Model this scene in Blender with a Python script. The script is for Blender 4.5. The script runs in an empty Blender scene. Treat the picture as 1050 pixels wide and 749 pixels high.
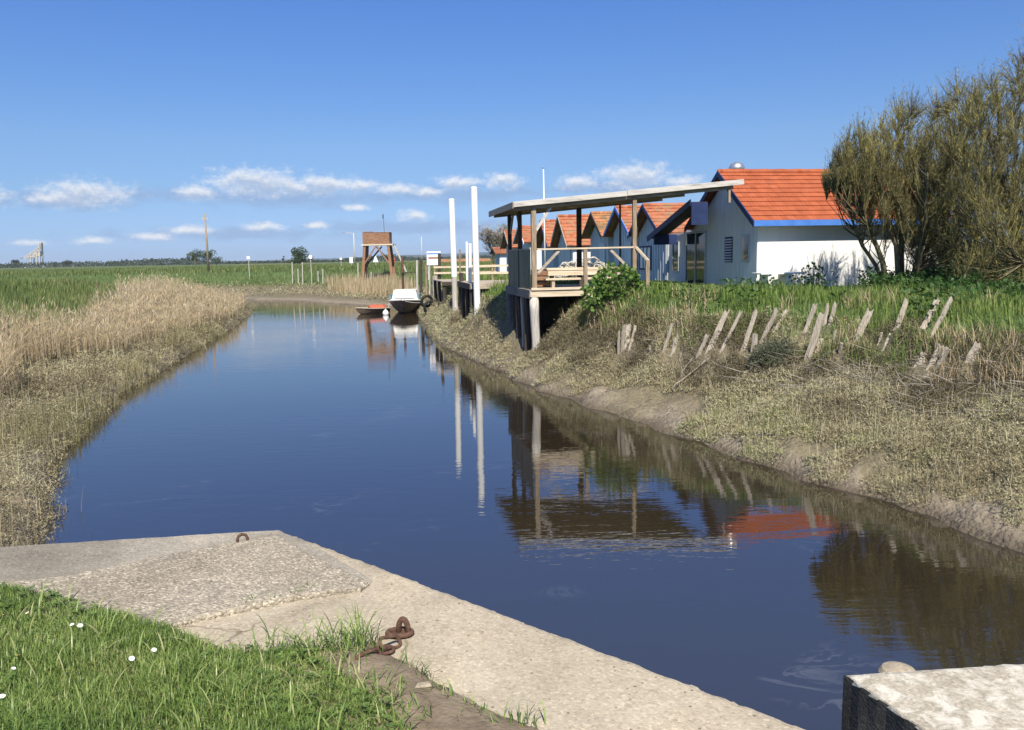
import bpy, math, random
import numpy as np
from mathutils import Vector, Matrix

random.seed(7)
RNG = np.random.default_rng(11)
scene = bpy.context.scene
COL = scene.collection
PI = math.pi

# ------------------------------------------------------------------ camera
EYE = 3.7            # metres above the water
FPX = 820.0          # focal length in pixels of a 1050 px wide picture
PITCH = math.atan(110.2 / FPX)
ROLL = -math.radians(1.05)
cam_data = bpy.data.cameras.new("camera")
cam = bpy.data.objects.new("camera", cam_data)
COL.objects.link(cam)
cam_data.sensor_width = 36.0
cam_data.lens = FPX / 1050.0 * 36.0
cam_data.clip_start = 0.05
cam_data.clip_end = 30000
cam.location = (0, 0, EYE)
cam.rotation_euler = (Matrix.Rotation(PI / 2 - PITCH, 3, 'X') @ Matrix.Rotation(ROLL, 3, 'Z')).to_euler()
scene.camera = cam


def ray(px, py):
    x = (px - 525) / FPX
    y = -(py - 374.5) / FPX
    xr = x * math.cos(ROLL) - y * math.sin(ROLL)
    yr = x * math.sin(ROLL) + y * math.cos(ROLL)
    return (xr, math.cos(PITCH) + yr * math.sin(PITCH), -math.sin(PITCH) + yr * math.cos(PITCH))


def at(px, py, z):
    """World point on the level plane z that is surveyed at (px, py) of the photograph."""
    d = ray(px, py)
    t = (z - EYE) / d[2]
    return (d[0] * t, d[1] * t, z)


def aty(px, py, Y):
    d = ray(px, py)
    t = Y / d[1]
    return (d[0] * t, Y, EYE + d[2] * t)


# ------------------------------------------------------------------ properties
def tag(o, label=None, cat=None, group=None, kind=None):
    if label: o['label'] = label
    if cat: o['category'] = cat
    if group: o['group'] = group
    if kind: o['kind'] = kind
    return o


def thing(name, label, cat, loc=(0, 0, 0), rz=0.0, group=None):
    o = bpy.data.objects.new(name, None)
    o.empty_display_size = 0.2
    COL.objects.link(o)
    o.location = loc
    o.rotation_euler = (0, 0, rz)
    return tag(o, label, cat, group)


# ------------------------------------------------------------------ mesh builder
class MB:
    def __init__(self):
        self.v = []
        self.f = []

    def add(self, vs, fs):
        n = len(self.v)
        self.v.extend([tuple(p) for p in vs])
        self.f.extend([tuple(i + n for i in f) for f in fs])
        return self

    def box(self, x0, x1, y0, y1, z0, z1):
        vs = [(x0, y0, z0), (x1, y0, z0), (x1, y1, z0), (x0, y1, z0), (x0, y0, z1), (x1, y0, z1), (x1, y1, z1), (x0, y1, z1)]
        return self.add(vs, [(0, 3, 2, 1), (4, 5, 6, 7), (0, 1, 5, 4), (1, 2, 6, 5), (2, 3, 7, 6), (3, 0, 4, 7)])

    def bar(self, p0, p1, w, h=None, up=(0, 0, 1), taper=1.0):
        h = h or w
        p0, p1 = Vector(p0), Vector(p1)
        d = (p1 - p0).normalized()
        u = Vector(up)
        if abs(d.dot(u)) > 0.97: u = Vector((0, 1, 0))
        s = d.cross(u).normalized()
        t = s.cross(d).normalized()
        vs = []
        for p, k in ((p0, 1.0), (p1, taper)):
            for a, b in ((-1, -1), (1, -1), (1, 1), (-1, 1)):
                vs.append(p + s * (a * w / 2 * k) + t * (b * h / 2 * k))
        return self.add(vs, [(0, 3, 2, 1), (4, 5, 6, 7), (0, 1, 5, 4), (1, 2, 6, 5), (2, 3, 7, 6), (3, 0, 4, 7)])

    def tube(self, pts, radii, n=6, cap=True, closed=False, wob=0.0):
        pts = [Vector(p) for p in pts]
        m = len(pts)
        if not hasattr(radii, '__len__'): radii = [radii] * m
        ref = None
        vs = []
        for i, p in enumerate(pts):
            if closed:
                d = (pts[(i + 1) % m] - pts[i - 1]).normalized()
            else:
                d = (pts[min(i + 1, m - 1)] - pts[max(i - 1, 0)]).normalized()
            if ref is None:
                ref = Vector((1, 0, 0)) if abs(d.x) < 0.8 else Vector((0, 1, 0))
            s = d.cross(ref)
            s = s.normalized() if s.length > 1e-6 else Vector((1, 0, 0))
            t = d.cross(s).normalized()
            ref = -t.cross(d).cross(d) if False else s.cross(d)
            for k in range(n):
                a = 2 * PI * k / n
                r = radii[i] * (1 + (random.uniform(-wob, wob) if wob else 0))
                vs.append(p + s * (math.cos(a) * r) + t * (math.sin(a) * r))
        fs = []
        for i in range(m if closed else m - 1):
            for k in range(n):
                a, b = i * n + k, i * n + (k + 1) % n
                j = ((i + 1) % m) * n
                fs.append((a, b, j + (k + 1) % n, j + k))
        if cap and not closed:
            fs.append(tuple(range(n))[::-1])
            fs.append(tuple((m - 1) * n + k for k in range(n)))
        return self.add(vs, fs)

    def prism(self, poly, axis, lo, hi):
        """poly = 2-D outline; axis 'x' puts (p,q)->(y,z), 'z' -> (x,y)."""
        n = len(poly)
        def P(p, c):
            return (c, p[0], p[1]) if axis == 'x' else ((p[0], c, p[1]) if axis == 'y' else (p[0], p[1], c))
        vs = [P(p, lo) for p in poly] + [P(p, hi) for p in poly]
        fs = [tuple(range(n))[::-1], tuple(range(n, 2 * n))]
        fs += [(i, (i + 1) % n, n + (i + 1) % n, n + i) for i in range(n)]
        return self.add(vs, fs)

    def lathe(self, prof, n=16, c=(0, 0, 0)):
        vs, fs = [], []
        for r, z in prof:
            for k in range(n):
                a = 2 * PI * k / n
                vs.append((c[0] + r * math.cos(a), c[1] + r * math.sin(a), c[2] + z))
        for i in range(len(prof) - 1):
            for k in range(n):
                fs.append((i * n + k, i * n + (k + 1) % n, (i + 1) * n + (k + 1) % n, (i + 1) * n + k))
        fs.append(tuple(range(n))[::-1])
        fs.append(tuple((len(prof) - 1) * n + k for k in range(n)))
        return self.add(vs, fs)

    def build(self, name, m, parent=None, smooth=False, bevel=0.0, loc=None, rz=0.0):
        me = bpy.data.meshes.new(name)
        me.from_pydata(self.v, [], self.f)
        me.validate()
        import bmesh
        b = bmesh.new(); b.from_mesh(me)
        bmesh.ops.recalc_face_normals(b, faces=b.faces)
        b.to_mesh(me); b.free()
        if m is not None: me.materials.append(m)
        if smooth:
            me.polygons.foreach_set('use_smooth', [True] * len(me.polygons))
        o = bpy.data.objects.new(name, me)
        COL.objects.link(o)
        if parent is not None: o.parent = parent
        if loc is not None: o.location = loc
        if rz: o.rotation_euler = (0, 0, rz)
        if bevel:
            bv = o.modifiers.new("bevel", 'BEVEL')
            bv.width = bevel; bv.segments = 2; bv.limit_method = 'ANGLE'; bv.angle_limit = math.radians(40)
        return o


def np_mesh(name, V, F, m, attrs=None, smooth=False, parent=None):
    """V (n,3); F list of (k, m) index arrays with k corners each."""
    me = bpy.data.meshes.new(name)
    me.vertices.add(len(V))
    me.vertices.foreach_set('co', np.ascontiguousarray(V, dtype=np.float32).ravel())
    loops = np.concatenate([f.ravel() for f in F]).astype(np.int32)
    counts = np.concatenate([np.full(len(f), f.shape[1]) for f in F]).astype(np.int32)
    starts = np.concatenate([[0], np.cumsum(counts)[:-1]]).astype(np.int32)
    me.loops.add(len(loops))
    me.loops.foreach_set('vertex_index', loops)
    me.polygons.add(len(counts))
    me.polygons.foreach_set('loop_start', starts)
    if smooth: me.polygons.foreach_set('use_smooth', np.ones(len(counts), dtype=bool))
    me.update(calc_edges=True)
    for k, a in (attrs or {}).items():
        if a.ndim == 1:
            at_ = me.attributes.new(k, 'FLOAT', 'POINT')
            at_.data.foreach_set('value', a.astype(np.float32))
        else:
            at_ = me.attributes.new(k, 'FLOAT_COLOR', 'POINT')
            c = np.ones((len(a), 4), dtype=np.float32); c[:, :3] = a
            at_.data.foreach_set('color', c.ravel())
    me.materials.append(m)
    o = bpy.data.objects.new(name, me)
    COL.objects.link(o)
    if parent is not None: o.parent = parent
    return o


# --- blades: upright bending strips;  leaves: small lozenges in any direction
def blades(P, h, w, lean, tint, yaw=None, segs=2):
    n = len(P)
    yaw = RNG.uniform(0, 2 * PI, n) if yaw is None else yaw
    s = np.stack([np.cos(yaw), np.sin(yaw), np.zeros(n)], 1)
    l = np.stack([-np.sin(yaw), np.cos(yaw), np.zeros(n)], 1)
    V = np.zeros((n, 2 * segs + 1, 3))
    for i in range(segs + 1):
        t = i / segs
        c = P + l * (h * lean * t * t)[:, None]
        c[:, 2] += h * t * np.sqrt(np.maximum(0.1, 1 - (lean * t) ** 2 * 0.7))
        if i < segs:
            ww = w * (1 - 0.45 * t) * 0.5
            V[:, 2 * i] = c - s * ww[:, None]
            V[:, 2 * i + 1] = c + s * ww[:, None]
        else:
            V[:, 2 * segs] = c
    k = 2 * segs + 1
    b = (np.arange(n) * k)[:, None]
    quads = [b + np.array([[2 * i, 2 * i + 1, 2 * i + 3, 2 * i + 2]]) for i in range(segs - 1)]
    tri = b + np.array([[2 * segs - 2, 2 * segs - 1, 2 * segs]])
    F = ([np.concatenate(quads)] if quads else []) + [tri]
    return V.reshape(-1, 3), F, np.repeat(tint, k)


def leaves(P, D, L, W, tint, side=None):
    n = len(P)
    D = D / np.maximum(1e-6, np.linalg.norm(D, axis=1))[:, None]
    r = RNG.normal(size=(n, 3)) if side is None else side
    s = np.cross(D, r)
    s /= np.maximum(1e-6, np.linalg.norm(s, axis=1))[:, None]
    V = np.zeros((n, 4, 3))
    V[:, 0] = P
    V[:, 1] = P + D * (L * 0.45)[:, None] + s * (W / 2)[:, None]
    V[:, 2] = P + D * L[:, None]
    V[:, 3] = P + D * (L * 0.45)[:, None] - s * (W / 2)[:, None]
    F = [(np.arange(n) * 4)[:, None] + np.arange(4)[None]]
    return V.reshape(-1, 3), F, np.repeat(tint, 4)


def merge(parts):
    Vs, Fs, Ts, off = [], [], [], 0
    for V, F, T in parts:
        Vs.append(V); Ts.append(T)
        Fs += [f + off for f in F]
        off += len(V)
    by = {}
    for f in Fs: by.setdefault(f.shape[1], []).append(f)
    return np.concatenate(Vs), [np.concatenate(x) for x in by.values()], np.concatenate(Ts)


# ------------------------------------------------------------------ numpy noise
def vnoise(x, y, seed=0):
    xi = np.floor(x).astype(np.int64); yi = np.floor(y).astype(np.int64)
    xf = x - xi; yf = y - yi
    def h(a, b):
        n = (a * 374761393 + b * 668265263 + seed * 144665) & 0xffffffff
        n = ((n ^ (n >> 13)) * 1274126177) & 0xffffffff
        return ((n ^ (n >> 16)) & 0xffff) / 65535.0
    u = xf * xf * (3 - 2 * xf); v = yf * yf * (3 - 2 * yf)
    return (h(xi, yi) * (1 - u) + h(xi + 1, yi) * u) * (1 - v) + (h(xi, yi + 1) * (1 - u) + h(xi + 1, yi + 1) * u) * v


def fbm(x, y, seed=0, o=4):
    s, a, t = 0, 0.5, 0
    for i in range(o):
        s = s + a * vnoise(x * 2 ** i, y * 2 ** i, seed + i); t += a; a *= 0.5
    return s / t


def sstep(a, b, x):
    t = np.clip((x - a) / (b - a), 0, 1)
    return t * t * (3 - 2 * t)


def pip(P, poly):
    poly = np.asarray(poly, dtype=float)
    x, y = P[:, 0], P[:, 1]
    ins = np.zeros(len(P), dtype=bool)
    j = len(poly) - 1
    for i in range(len(poly)):
        xi, yi = poly[i]; xj, yj = poly[j]
        c = ((yi > y) != (yj > y)) & (x < (xj - xi) * (y - yi) / (yj - yi + 1e-12) + xi)
        ins ^= c
        j = i
    return ins


def dpoly(P, line):
    line = np.asarray(line, dtype=float)
    best = np.full(len(P), 1e9)
    for a, b in zip(line[:-1], line[1:]):
        ab = b - a
        t = np.clip(((P[:, :2] - a) @ ab) / (ab @ ab), 0, 1)
        d = np.hypot(P[:, 0] - a[0] - t * ab[0], P[:, 1] - a[1] - t * ab[1])
        best = np.minimum(best, d)
    return best


# ------------------------------------------------------------------ materials
def new_mat(name):
    m = bpy.data.materials.new(name)
    m.use_nodes = True
    nt = m.node_tree
    b = nt.nodes['Principled BSDF']
    return m, nt, b


def N(nt, kind, **kw):
    n = nt.nodes.new(kind)
    for k, v in kw.items():
        if k in n.inputs.keys() if hasattr(n.inputs, 'keys') else False:
            n.inputs[k].default_value = v
        else:
            setattr(n, k, v)
    return n


def ramp(nt, fac, stops):
    r = nt.nodes.new('ShaderNodeValToRGB')
    e = r.color_ramp.elements
    while len(e) > 1: e.remove(e[-1])
    e[0].position = stops[0][0]; e[0].color = (*stops[0][1], 1)
    for p, c in stops[1:]:
        q = e.new(p); q.color = (*c, 1)
    nt.links.new(fac, r.inputs['Fac'])
    return r


def surf(name, stops, rough=0.8, scale=(6, 6, 6), detail=6, bump=0.3, bscale=30, bdist=0.01, spec=0.3, coord='Object', metallic=0.0, stops2=None, scale2=1.0, fac2=0.5, distort=0.0):
    """Two-scale noise colour plus noise bump, in the object's own space."""
    m, nt, b = new_mat(name)
    tc = nt.nodes.new('ShaderNodeTexCoord')
    mp = nt.nodes.new('ShaderNodeMapping'); mp.inputs['Scale'].default_value = scale
    nt.links.new(tc.outputs[coord], mp.inputs['Vector'])
    n1 = nt.nodes.new('ShaderNodeTexNoise'); n1.inputs['Scale'].default_value = 1; n1.inputs['Detail'].default_value = detail
    n1.inputs['Roughness'].default_value = 0.65; n1.inputs['Distortion'].default_value = distort
    nt.links.new(mp.outputs['Vector'], n1.inputs['Vector'])
    r1 = ramp(nt, n1.outputs['Fac'], stops)
    out = r1.outputs['Color']
    if stops2:
        n3 = nt.nodes.new('ShaderNodeTexNoise'); n3.inputs['Scale'].default_value = scale2; n3.inputs['Detail'].default_value = 4
        nt.links.new(tc.outputs[coord], n3.inputs['Vector'])
        r2 = ramp(nt, n3.outputs['Fac'], stops2)
        mx = nt.nodes.new('ShaderNodeMixRGB'); mx.blend_type = 'MULTIPLY'; mx.inputs['Fac'].default_value = fac2
        nt.links.new(out, mx.inputs['Color1']); nt.links.new(r2.outputs['Color'], mx.inputs['Color2'])
        out = mx.outputs['Color']
    nt.links.new(out, b.inputs['Base Color'])
    b.inputs['Roughness'].default_value = rough
    b.inputs['Specular IOR Level'].default_value = spec
    b.inputs['Metallic'].default_value = metallic
    if bump:
        mp2 = nt.nodes.new('ShaderNodeMapping')
        k = bscale / max(scale)
        mp2.inputs['Scale'].default_value = tuple(s * k for s in scale)
        nt.links.new(tc.outputs[coord], mp2.inputs['Vector'])
        n2 = nt.nodes.new('ShaderNodeTexNoise'); n2.inputs['Scale'].default_value = 1; n2.inputs['Detail'].default_value = 5
        nt.links.new(mp2.outputs['Vector'], n2.inputs['Vector'])
        bp = nt.nodes.new('ShaderNodeBump'); bp.inputs['Strength'].default_value = bump; bp.inputs['Distance'].default_value = bdist
        nt.links.new(n2.outputs['Fac'], bp.inputs['Height'])
        nt.links.new(bp.outputs['Normal'], b.inputs['Normal'])
    return m


def foliage(name, stops, trans=0.35, rough=0.55, spec=0.25):
    """Colour picked per leaf from its own random number; light shines through a little."""
    m, nt, b = new_mat(name)
    a = nt.nodes.new('ShaderNodeAttribute'); a.attribute_name = 'tint'
    r = ramp(nt, a.outputs['Fac'], stops)
    nt.links.new(r.outputs['Color'], b.inputs['Base Color'])
    b.inputs['Roughness'].default_value = rough
    b.inputs['Specular IOR Level'].default_value = spec
    t = nt.nodes.new('ShaderNodeBsdfTranslucent')
    nt.links.new(r.outputs['Color'], t.inputs['Color'])
    mx = nt.nodes.new('ShaderNodeMixShader'); mx.inputs['Fac'].default_value = trans
    nt.links.new(b.outputs['BSDF'], mx.inputs[1]); nt.links.new(t.outputs['BSDF'], mx.inputs[2])
    nt.links.new(mx.outputs['Shader'], nt.nodes['Material Output'].inputs['Surface'])
    return m


M = {}
g = lambda v: (v, v, v)
M['old_wood'] = surf('weathered_wood_along', [(0.25, (.16, .125, .09)), (.5, (.36, .30, .235)), (.75, (.52, .46, .38))], scale=(2.5, 28, 28), bump=.5, bscale=60, bdist=.006)
M['old_wood_up'] = surf('weathered_wood_upright', [(0.25, (.12, .088, .058)), (.5, (.27, .205, .14)), (.75, (.42, .34, .25))], scale=(28, 28, 2.5), bump=.5, bscale=60, bdist=.006)
M['pale_wood'] = surf('pale_timber', [(0.25, (.36, .28, .19)), (.5, (.56, .46, .33)), (.8, (.68, .6, .47))], scale=(2, 24, 24), bump=.3, bscale=60, bdist=.004)
M['fascia'] = surf('bleached_fascia', [(0.25, (.2, .18, .16)), (.45, (.46, .43, .39)), (.8, (.62, .59, .55))], scale=(1.6, 14, 14), bump=.3, bscale=40, bdist=.005)
M['dark_wood'] = surf('dark_tarred_and_shaded_wood', [(0.3, (.025, .02, .016)), (.7, (.09, .07, .055))], scale=(14, 14, 3), bump=.5, bscale=50, bdist=.006)  # tarred timber; also colours the under-deck backing and the shaded left piles
M['brown_wood'] = surf('brown_planks', [(0.3, (.13, .065, .038)), (.5, (.26, .14, .08)), (.75, (.4, .24, .145))], scale=(3, 3, 18), bump=.5, bscale=40, bdist=.01)
M['grey_wood'] = surf('grey_pile_wood', [(0.2, (.2, .18, .15)), (.5, (.44, .41, .36)), (.8, (.62, .59, .53))], scale=(22, 22, 2.2), bump=.6, bscale=50, bdist=.01)
M['grey_beam'] = surf('grey_weathered_beam', [(0.25, (.07, .065, .06)), (.5, (.15, .14, .13)), (.75, (.25, .24, .22))], scale=(20, 3, 20), bump=.5, bscale=50, bdist=.006)
M['stake'] = surf('stake_wood', [(0.25, (.13, .11, .085)), (.5, (.3, .26, .205)), (.8, (.46, .42, .35))], scale=(40, 40, 3), bump=.5, bscale=70, bdist=.008)
M['white_pole'] = surf('white_pole_paint', [(0.3, (.74, .74, .72)), (.7, (.84, .84, .83))], rough=.45, scale=(8, 8, 1.2), bump=.05, spec=.4)
M['render_white'] = surf('white_render', [(0.25, (.62, .605, .57)), (.45, (.76, .75, .73)), (.8, (.81, .81, .8))], rough=.85, scale=(2.2, 2.2, .9), bump=.25, bscale=60, bdist=.004)
M['plank_white'] = surf('pale_grey_boards', [(0.3, (.6, .615, .64)), (.6, (.7, .715, .735))], rough=.7, scale=(8, 8, .8), bump=.15, bscale=40, bdist=.004)
M['plank_blue'] = surf('grey_blue_boards', [(0.3, (.46, .52, .585)), (.6, (.58, .635, .695))], rough=.75, scale=(9, 9, .8), bump=.15, bscale=40, bdist=.004)
M['blue'] = surf('blue_paint', [(0.3, (.05, .16, .5)), (.7, (.085, .22, .6))], rough=.5, scale=(3, 3, 3), bump=.1)
M['dark_blue'] = surf('navy_paint', [(0.3, (.012, .022, .08)), (.7, (.02, .038, .12))], rough=.6, scale=(4, 4, 4), bump=.15)
M['frame_grey'] = surf('grey_window_frames', [(0.3, (.4, .43, .46)), (.7, (.5, .53, .56))], rough=.5, scale=(3, 3, 3), bump=0)
M['rust'] = surf('rusty_iron', [(0.25, (.03, .017, .012)), (.5, (.085, .045, .03)), (.75, (.17, .095, .06))], rough=.85, scale=(40, 40, 40), bump=.8, bscale=120, bdist=.004)
M['metal'] = surf('galvanised_metal', [(0.3, (.45, .45, .44)), (.7, (.62, .62, .6))], rough=.35, scale=(8, 8, 8), bump=.1, metallic=.8)
M['black'] = surf('black_rubber', [(0.3, (.012, .012, .012)), (.7, (.035, .033, .03))], rough=.8, scale=(8, 8, 8), bump=.2)
M['orange_paint'] = surf('orange_cover', [(0.3, (.36, .075, .035)), (.7, (.48, .12, .06))], rough=.6, scale=(5, 5, 5), bump=.3, bdist=.02)
M['boat_hull'] = surf('boat_hull_brown', [(0.3, (.07, .048, .034)), (.55, (.14, .1, .07)), (.75, (.28, .21, .145))], rough=.55, scale=(3, 3, 5), bump=.2)
M['boat_white'] = surf('boat_white_gelcoat', [(0.3, (.62, .61, .57)), (.7, (.78, .77, .74))], rough=.4, scale=(3, 3, 3), bump=.05)
M['tarp'] = surf('cream_tarpaulin', [(0.3, (.5, .46, .36)), (.6, (.68, .66, .58))], rough=.7, scale=(3, 3, 3), bump=.6, bscale=8, bdist=.05)
M['teal'] = surf('teal_paint', [(0.3, (.04, .2, .3)), (.7, (.08, .3, .42))], rough=.5, scale=(3, 3, 3), bump=0)
M['sign_white'] = surf('white_sign', [(0.3, (.72, .72, .72)), (.7, (.82, .82, .82))], rough=.5, scale=(3, 3, 3), bump=0)
M['concrete_pole'] = surf('concrete_pole', [(0.3, (.36, .34, .3)), (.7, (.52, .5, .46))], scale=(3, 3, 1), bump=.2)
M['crane'] = surf('cream_crane_paint', [(0.3, (.42, .36, .27)), (.7, (.52, .46, .36))], scale=(.2, .2, .2), bump=0)
M['red_post'] = surf('rust_red_post', [(0.3, (.09, .04, .03)), (.7, (.19, .09, .06))], scale=(8, 8, 3), bump=.3)


def glass_mat(name, col, rough=.05, alpha=1.0):
    m, nt, b = new_mat(name)
    b.inputs['Base Color'].default_value = (*col, 1)
    b.inputs['Roughness'].default_value = rough
    b.inputs['Specular IOR Level'].default_value = .8
    b.inputs['Alpha'].default_value = alpha
    return m

M['glass'] = glass_mat('window_glass', (.03, .035, .04))
M['screen'] = surf('greenish_plastic_screen', [(0.3, (.02, .03, .016)), (.5, (.05, .068, .038)), (.75, (.14, .165, .11))], rough=.55, scale=(5, 5, .7), bump=.1, spec=.3)


def tile_mat(name, c1, c2, moss=None, k=1.0):
    """Clay tiles: colour differs from tile to tile, moss in blotches, rounded profile as bump."""
    m, nt, b = new_mat(name)
    tc = nt.nodes.new('ShaderNodeTexCoord')
    mp = nt.nodes.new('ShaderNodeMapping'); mp.inputs['Scale'].default_value = (4.2, 4.2, 5.0)
    nt.links.new(tc.outputs['Object'], mp.inputs['Vector'])
    vo = nt.nodes.new('ShaderNodeTexVoronoi'); vo.inputs['Scale'].default_value = 1; vo.inputs['Randomness'].default_value = .15
    nt.links.new(mp.outputs['Vector'], vo.inputs['Vector'])
    sp = nt.nodes.new('ShaderNodeSeparateColor'); nt.links.new(vo.outputs['Color'], sp.inputs['Color'])
    r = ramp(nt, sp.outputs[0], [(0, c1), (1, c2)])
    n1 = nt.nodes.new('ShaderNodeTexNoise'); n1.inputs['Scale'].default_value = 3.0; n1.inputs['Detail'].default_value = 6
    nt.links.new(tc.outputs['Object'], n1.inputs['Vector'])
    mx = nt.nodes.new('ShaderNodeMixRGB'); mx.blend_type = 'MULTIPLY'; mx.inputs['Fac'].default_value = .6
    r2 = ramp(nt, n1.outputs['Fac'], [(.3, g(.72)), (.65, g(1.0))])
    nt.links.new(r.outputs['Color'], mx.inputs['Color1']); nt.links.new(r2.outputs['Color'], mx.inputs['Color2'])
    out = mx.outputs['Color']
    if moss:
        n2 = nt.nodes.new('ShaderNodeTexNoise'); n2.inputs['Scale'].default_value = 2.2; n2.inputs['Detail'].default_value = 8; n2.inputs['Roughness'].default_value = .7
        nt.links.new(tc.outputs['Object'], n2.inputs['Vector'])
        rr = ramp(nt, n2.outputs['Fac'], [(.5 - .12 * k, g(0)), (.62 - .1 * k, g(1))])
        m2 = nt.nodes.new('ShaderNodeMixRGB'); m2.inputs['Color2'].default_value = (*moss, 1)
        nt.links.new(rr.outputs['Color'], m2.inputs['Fac']); nt.links.new(out, m2.inputs['Color1'])
        out = m2.outputs['Color']
    nt.links.new(out, b.inputs['Base Color'])
    b.inputs['Roughness'].default_value = .75; b.inputs['Specular IOR Level'].default_value = .25
    w = nt.nodes.new('ShaderNodeTexWave'); w.wave_type = 'BANDS'; w.bands_direction = 'X'; w.inputs['Scale'].default_value = 1.05
    w.inputs['Distortion'].default_value = .3
    nt.links.new(tc.outputs['Object'], w.inputs['Vector'])
    bp = nt.nodes.new('ShaderNodeBump'); bp.inputs['Strength'].default_value = .7; bp.inputs['Distance'].default_value = .05
    nt.links.new(w.outputs['Fac'], bp.inputs['Height'])
    bp2 = nt.nodes.new('ShaderNodeBump'); bp2.inputs['Strength'].default_value = .3; bp2.inputs['Distance'].default_value = .02
    nt.links.new(n1.outputs['Fac'], bp2.inputs['Height']); nt.links.new(bp.outputs['Normal'], bp2.inputs['Normal'])
    nt.links.new(bp2.outputs['Normal'], b.inputs['Normal'])
    return m

M['tile'] = tile_mat('orange_roof_tiles', (.31, .078, .03), (.385, .105, .043))
M['tile_old'] = tile_mat('old_orange_tiles', (.28, .08, .035), (.44, .16, .08), (.26, .16, .09), .2)
M['tile_moss'] = tile_mat('mossy_tiles', (.36, .14, .06), (.5, .22, .1), (.17, .125, .06), .55)

M['meadow'] = foliage('meadow_grass', [(0, (.09, .125, .035)), (.5, (.15, .195, .06)), (.8, (.22, .25, .085)), (1, (.38, .33, .17))])
M['bank_green'] = foliage('bank_grass_blades', [(0, (.09, .14, .03)), (.5, (.155, .235, .05)), (.82, (.23, .3, .08)), (1, (.38, .34, .16))])
M['turf'] = foliage('lawn_grass', [(0, (.07, .125, .028)), (.5, (.165, .25, .058)), (.8, (.29, .37, .105)), (.9, (.36, .38, .15)), (1, (.52, .46, .28))], trans=.4, rough=.4, spec=.4)
M['clover'] = foliage('clover_leaves', [(0, (.08, .14, .03)), (1, (.17, .25, .06))], rough=.5, spec=.35)
M['reed'] = foliage('dry_reeds', [(0, (.3, .215, .12)), (.5, (.46, .36, .22)), (.85, (.6, .5, .34)), (1, (.32, .28, .12))], trans=.3, rough=.7)
M['marsh'] = foliage('marsh_plants', [(0, (.13, .11, .065)), (.35, (.25, .215, .13)), (.65, (.35, .31, .19)), (.9, (.46, .42, .27)), (1, (.24, .26, .11))], trans=.2, rough=.75)
M['bush_leaf'] = foliage('fig_leaves', [(0, (.05, .105, .02)), (.6, (.12, .215, .045)), (1, (.24, .34, .09))], rough=.4, spec=.4)
M['bramble'] = foliage('bramble_leaves', [(0, (.025, .06, .014)), (1, (.07, .14, .035))], rough=.5)
M['twig'] = foliage('tamarisk_twigs', [(0, (.085, .077, .04)), (.4, (.18, .162, .068)), (.7, (.3, .265, .09)), (.88, (.46, .4, .11)), (1, (.6, .53, .15))], trans=.15, rough=.8)
M['tree_leaf'] = foliage('tree_leaves', [(0, (.045, .075, .03)), (1, (.11, .14, .06))])
M['far_leaf'] = foliage('far_wood_leaves', [(0, (.045, .06, .035)), (1, (.09, .1, .06))])
M['bare_twig'] = foliage('bare_twigs', [(0, (.2, .17, .14)), (1, (.36, .32, .27))], trans=.1)
M['bark'] = surf('lichened_bark', [(0.25, (.05, .04, .025)), (.5, (.12, .1, .06)), (.7, (.27, .23, .09))], scale=(14, 14, 6), bump=.8, bscale=40, bdist=.02)
M['petal'] = surf('white_petals', [(0.3, g(.8)), (.7, g(.85))], rough=.6, scale=(9, 9, 9), bump=0)
M['yolk'] = surf('yellow_disc', [(0.3, (.6, .4, .03)), (.7, (.7, .5, .05))], rough=.7, scale=(99, 99, 99), bump=0)
M['stem'] = surf('green_stem', [(0.3, (.06, .13, .03)), (.7, (.09, .18, .05))], rough=.6, scale=(9, 9, 9), bump=0)

# ------------------------------------------------------------------ light and sky
SUN_EL = math.radians(51)
SX, SY = 0.13, -0.99
hl = math.hypot(SX, SY); SX /= hl; SY /= hl
sun_dir = Vector((SX * math.cos(SUN_EL), SY * math.cos(SUN_EL), math.sin(SUN_EL)))
sl = bpy.data.lights.new("sun", 'SUN')
sl.energy = 4.9; sl.angle = math.radians(0.53); sl.color = (1.0, .93, .80)
so = bpy.data.objects.new("sun", sl); COL.objects.link(so)
so.rotation_euler = sun_dir.to_track_quat('Z', 'Y').to_euler()
so.location = (20, -20, 40)

world = bpy.data.worlds.new("World"); scene.world = world
world.use_nodes = True
nt = world.node_tree
for n in list(nt.nodes): nt.nodes.remove(n)
wo = nt.nodes.new('ShaderNodeOutputWorld'); bg = nt.nodes.new('ShaderNodeBackground')
sky = nt.nodes.new('ShaderNodeTexSky'); sky.sky_type = 'NISHITA'; sky.sun_disc = False
sky.sun_elevation = SUN_EL; sky.sun_rotation = math.atan2(SX, SY)
sky.altitude = 0; sky.air_density = 1.0; sky.dust_density = 0.25; sky.ozone_density = 2.5
SKY_STRENGTH = 0.1
bg.inputs['Strength'].default_value = SKY_STRENGTH
hsv = nt.nodes.new('ShaderNodeHueSaturation'); hsv.inputs['Saturation'].default_value = 1.0; hsv.inputs['Value'].default_value = 1.0
tc = nt.nodes.new('ShaderNodeTexCoord')
sx = nt.nodes.new('ShaderNodeSeparateXYZ'); nt.links.new(tc.outputs['Generated'], sx.inputs['Vector'])


def wm(op, a, b=None, clamp=False):
    n = nt.nodes.new('ShaderNodeMath'); n.operation = op; n.use_clamp = clamp
    for i, v in enumerate((a, b)):
        if v is None: continue
        if isinstance(v, (int, float)): n.inputs[i].default_value = v
        else: nt.links.new(v, n.inputs[i])
    return n.outputs[0]

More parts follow.
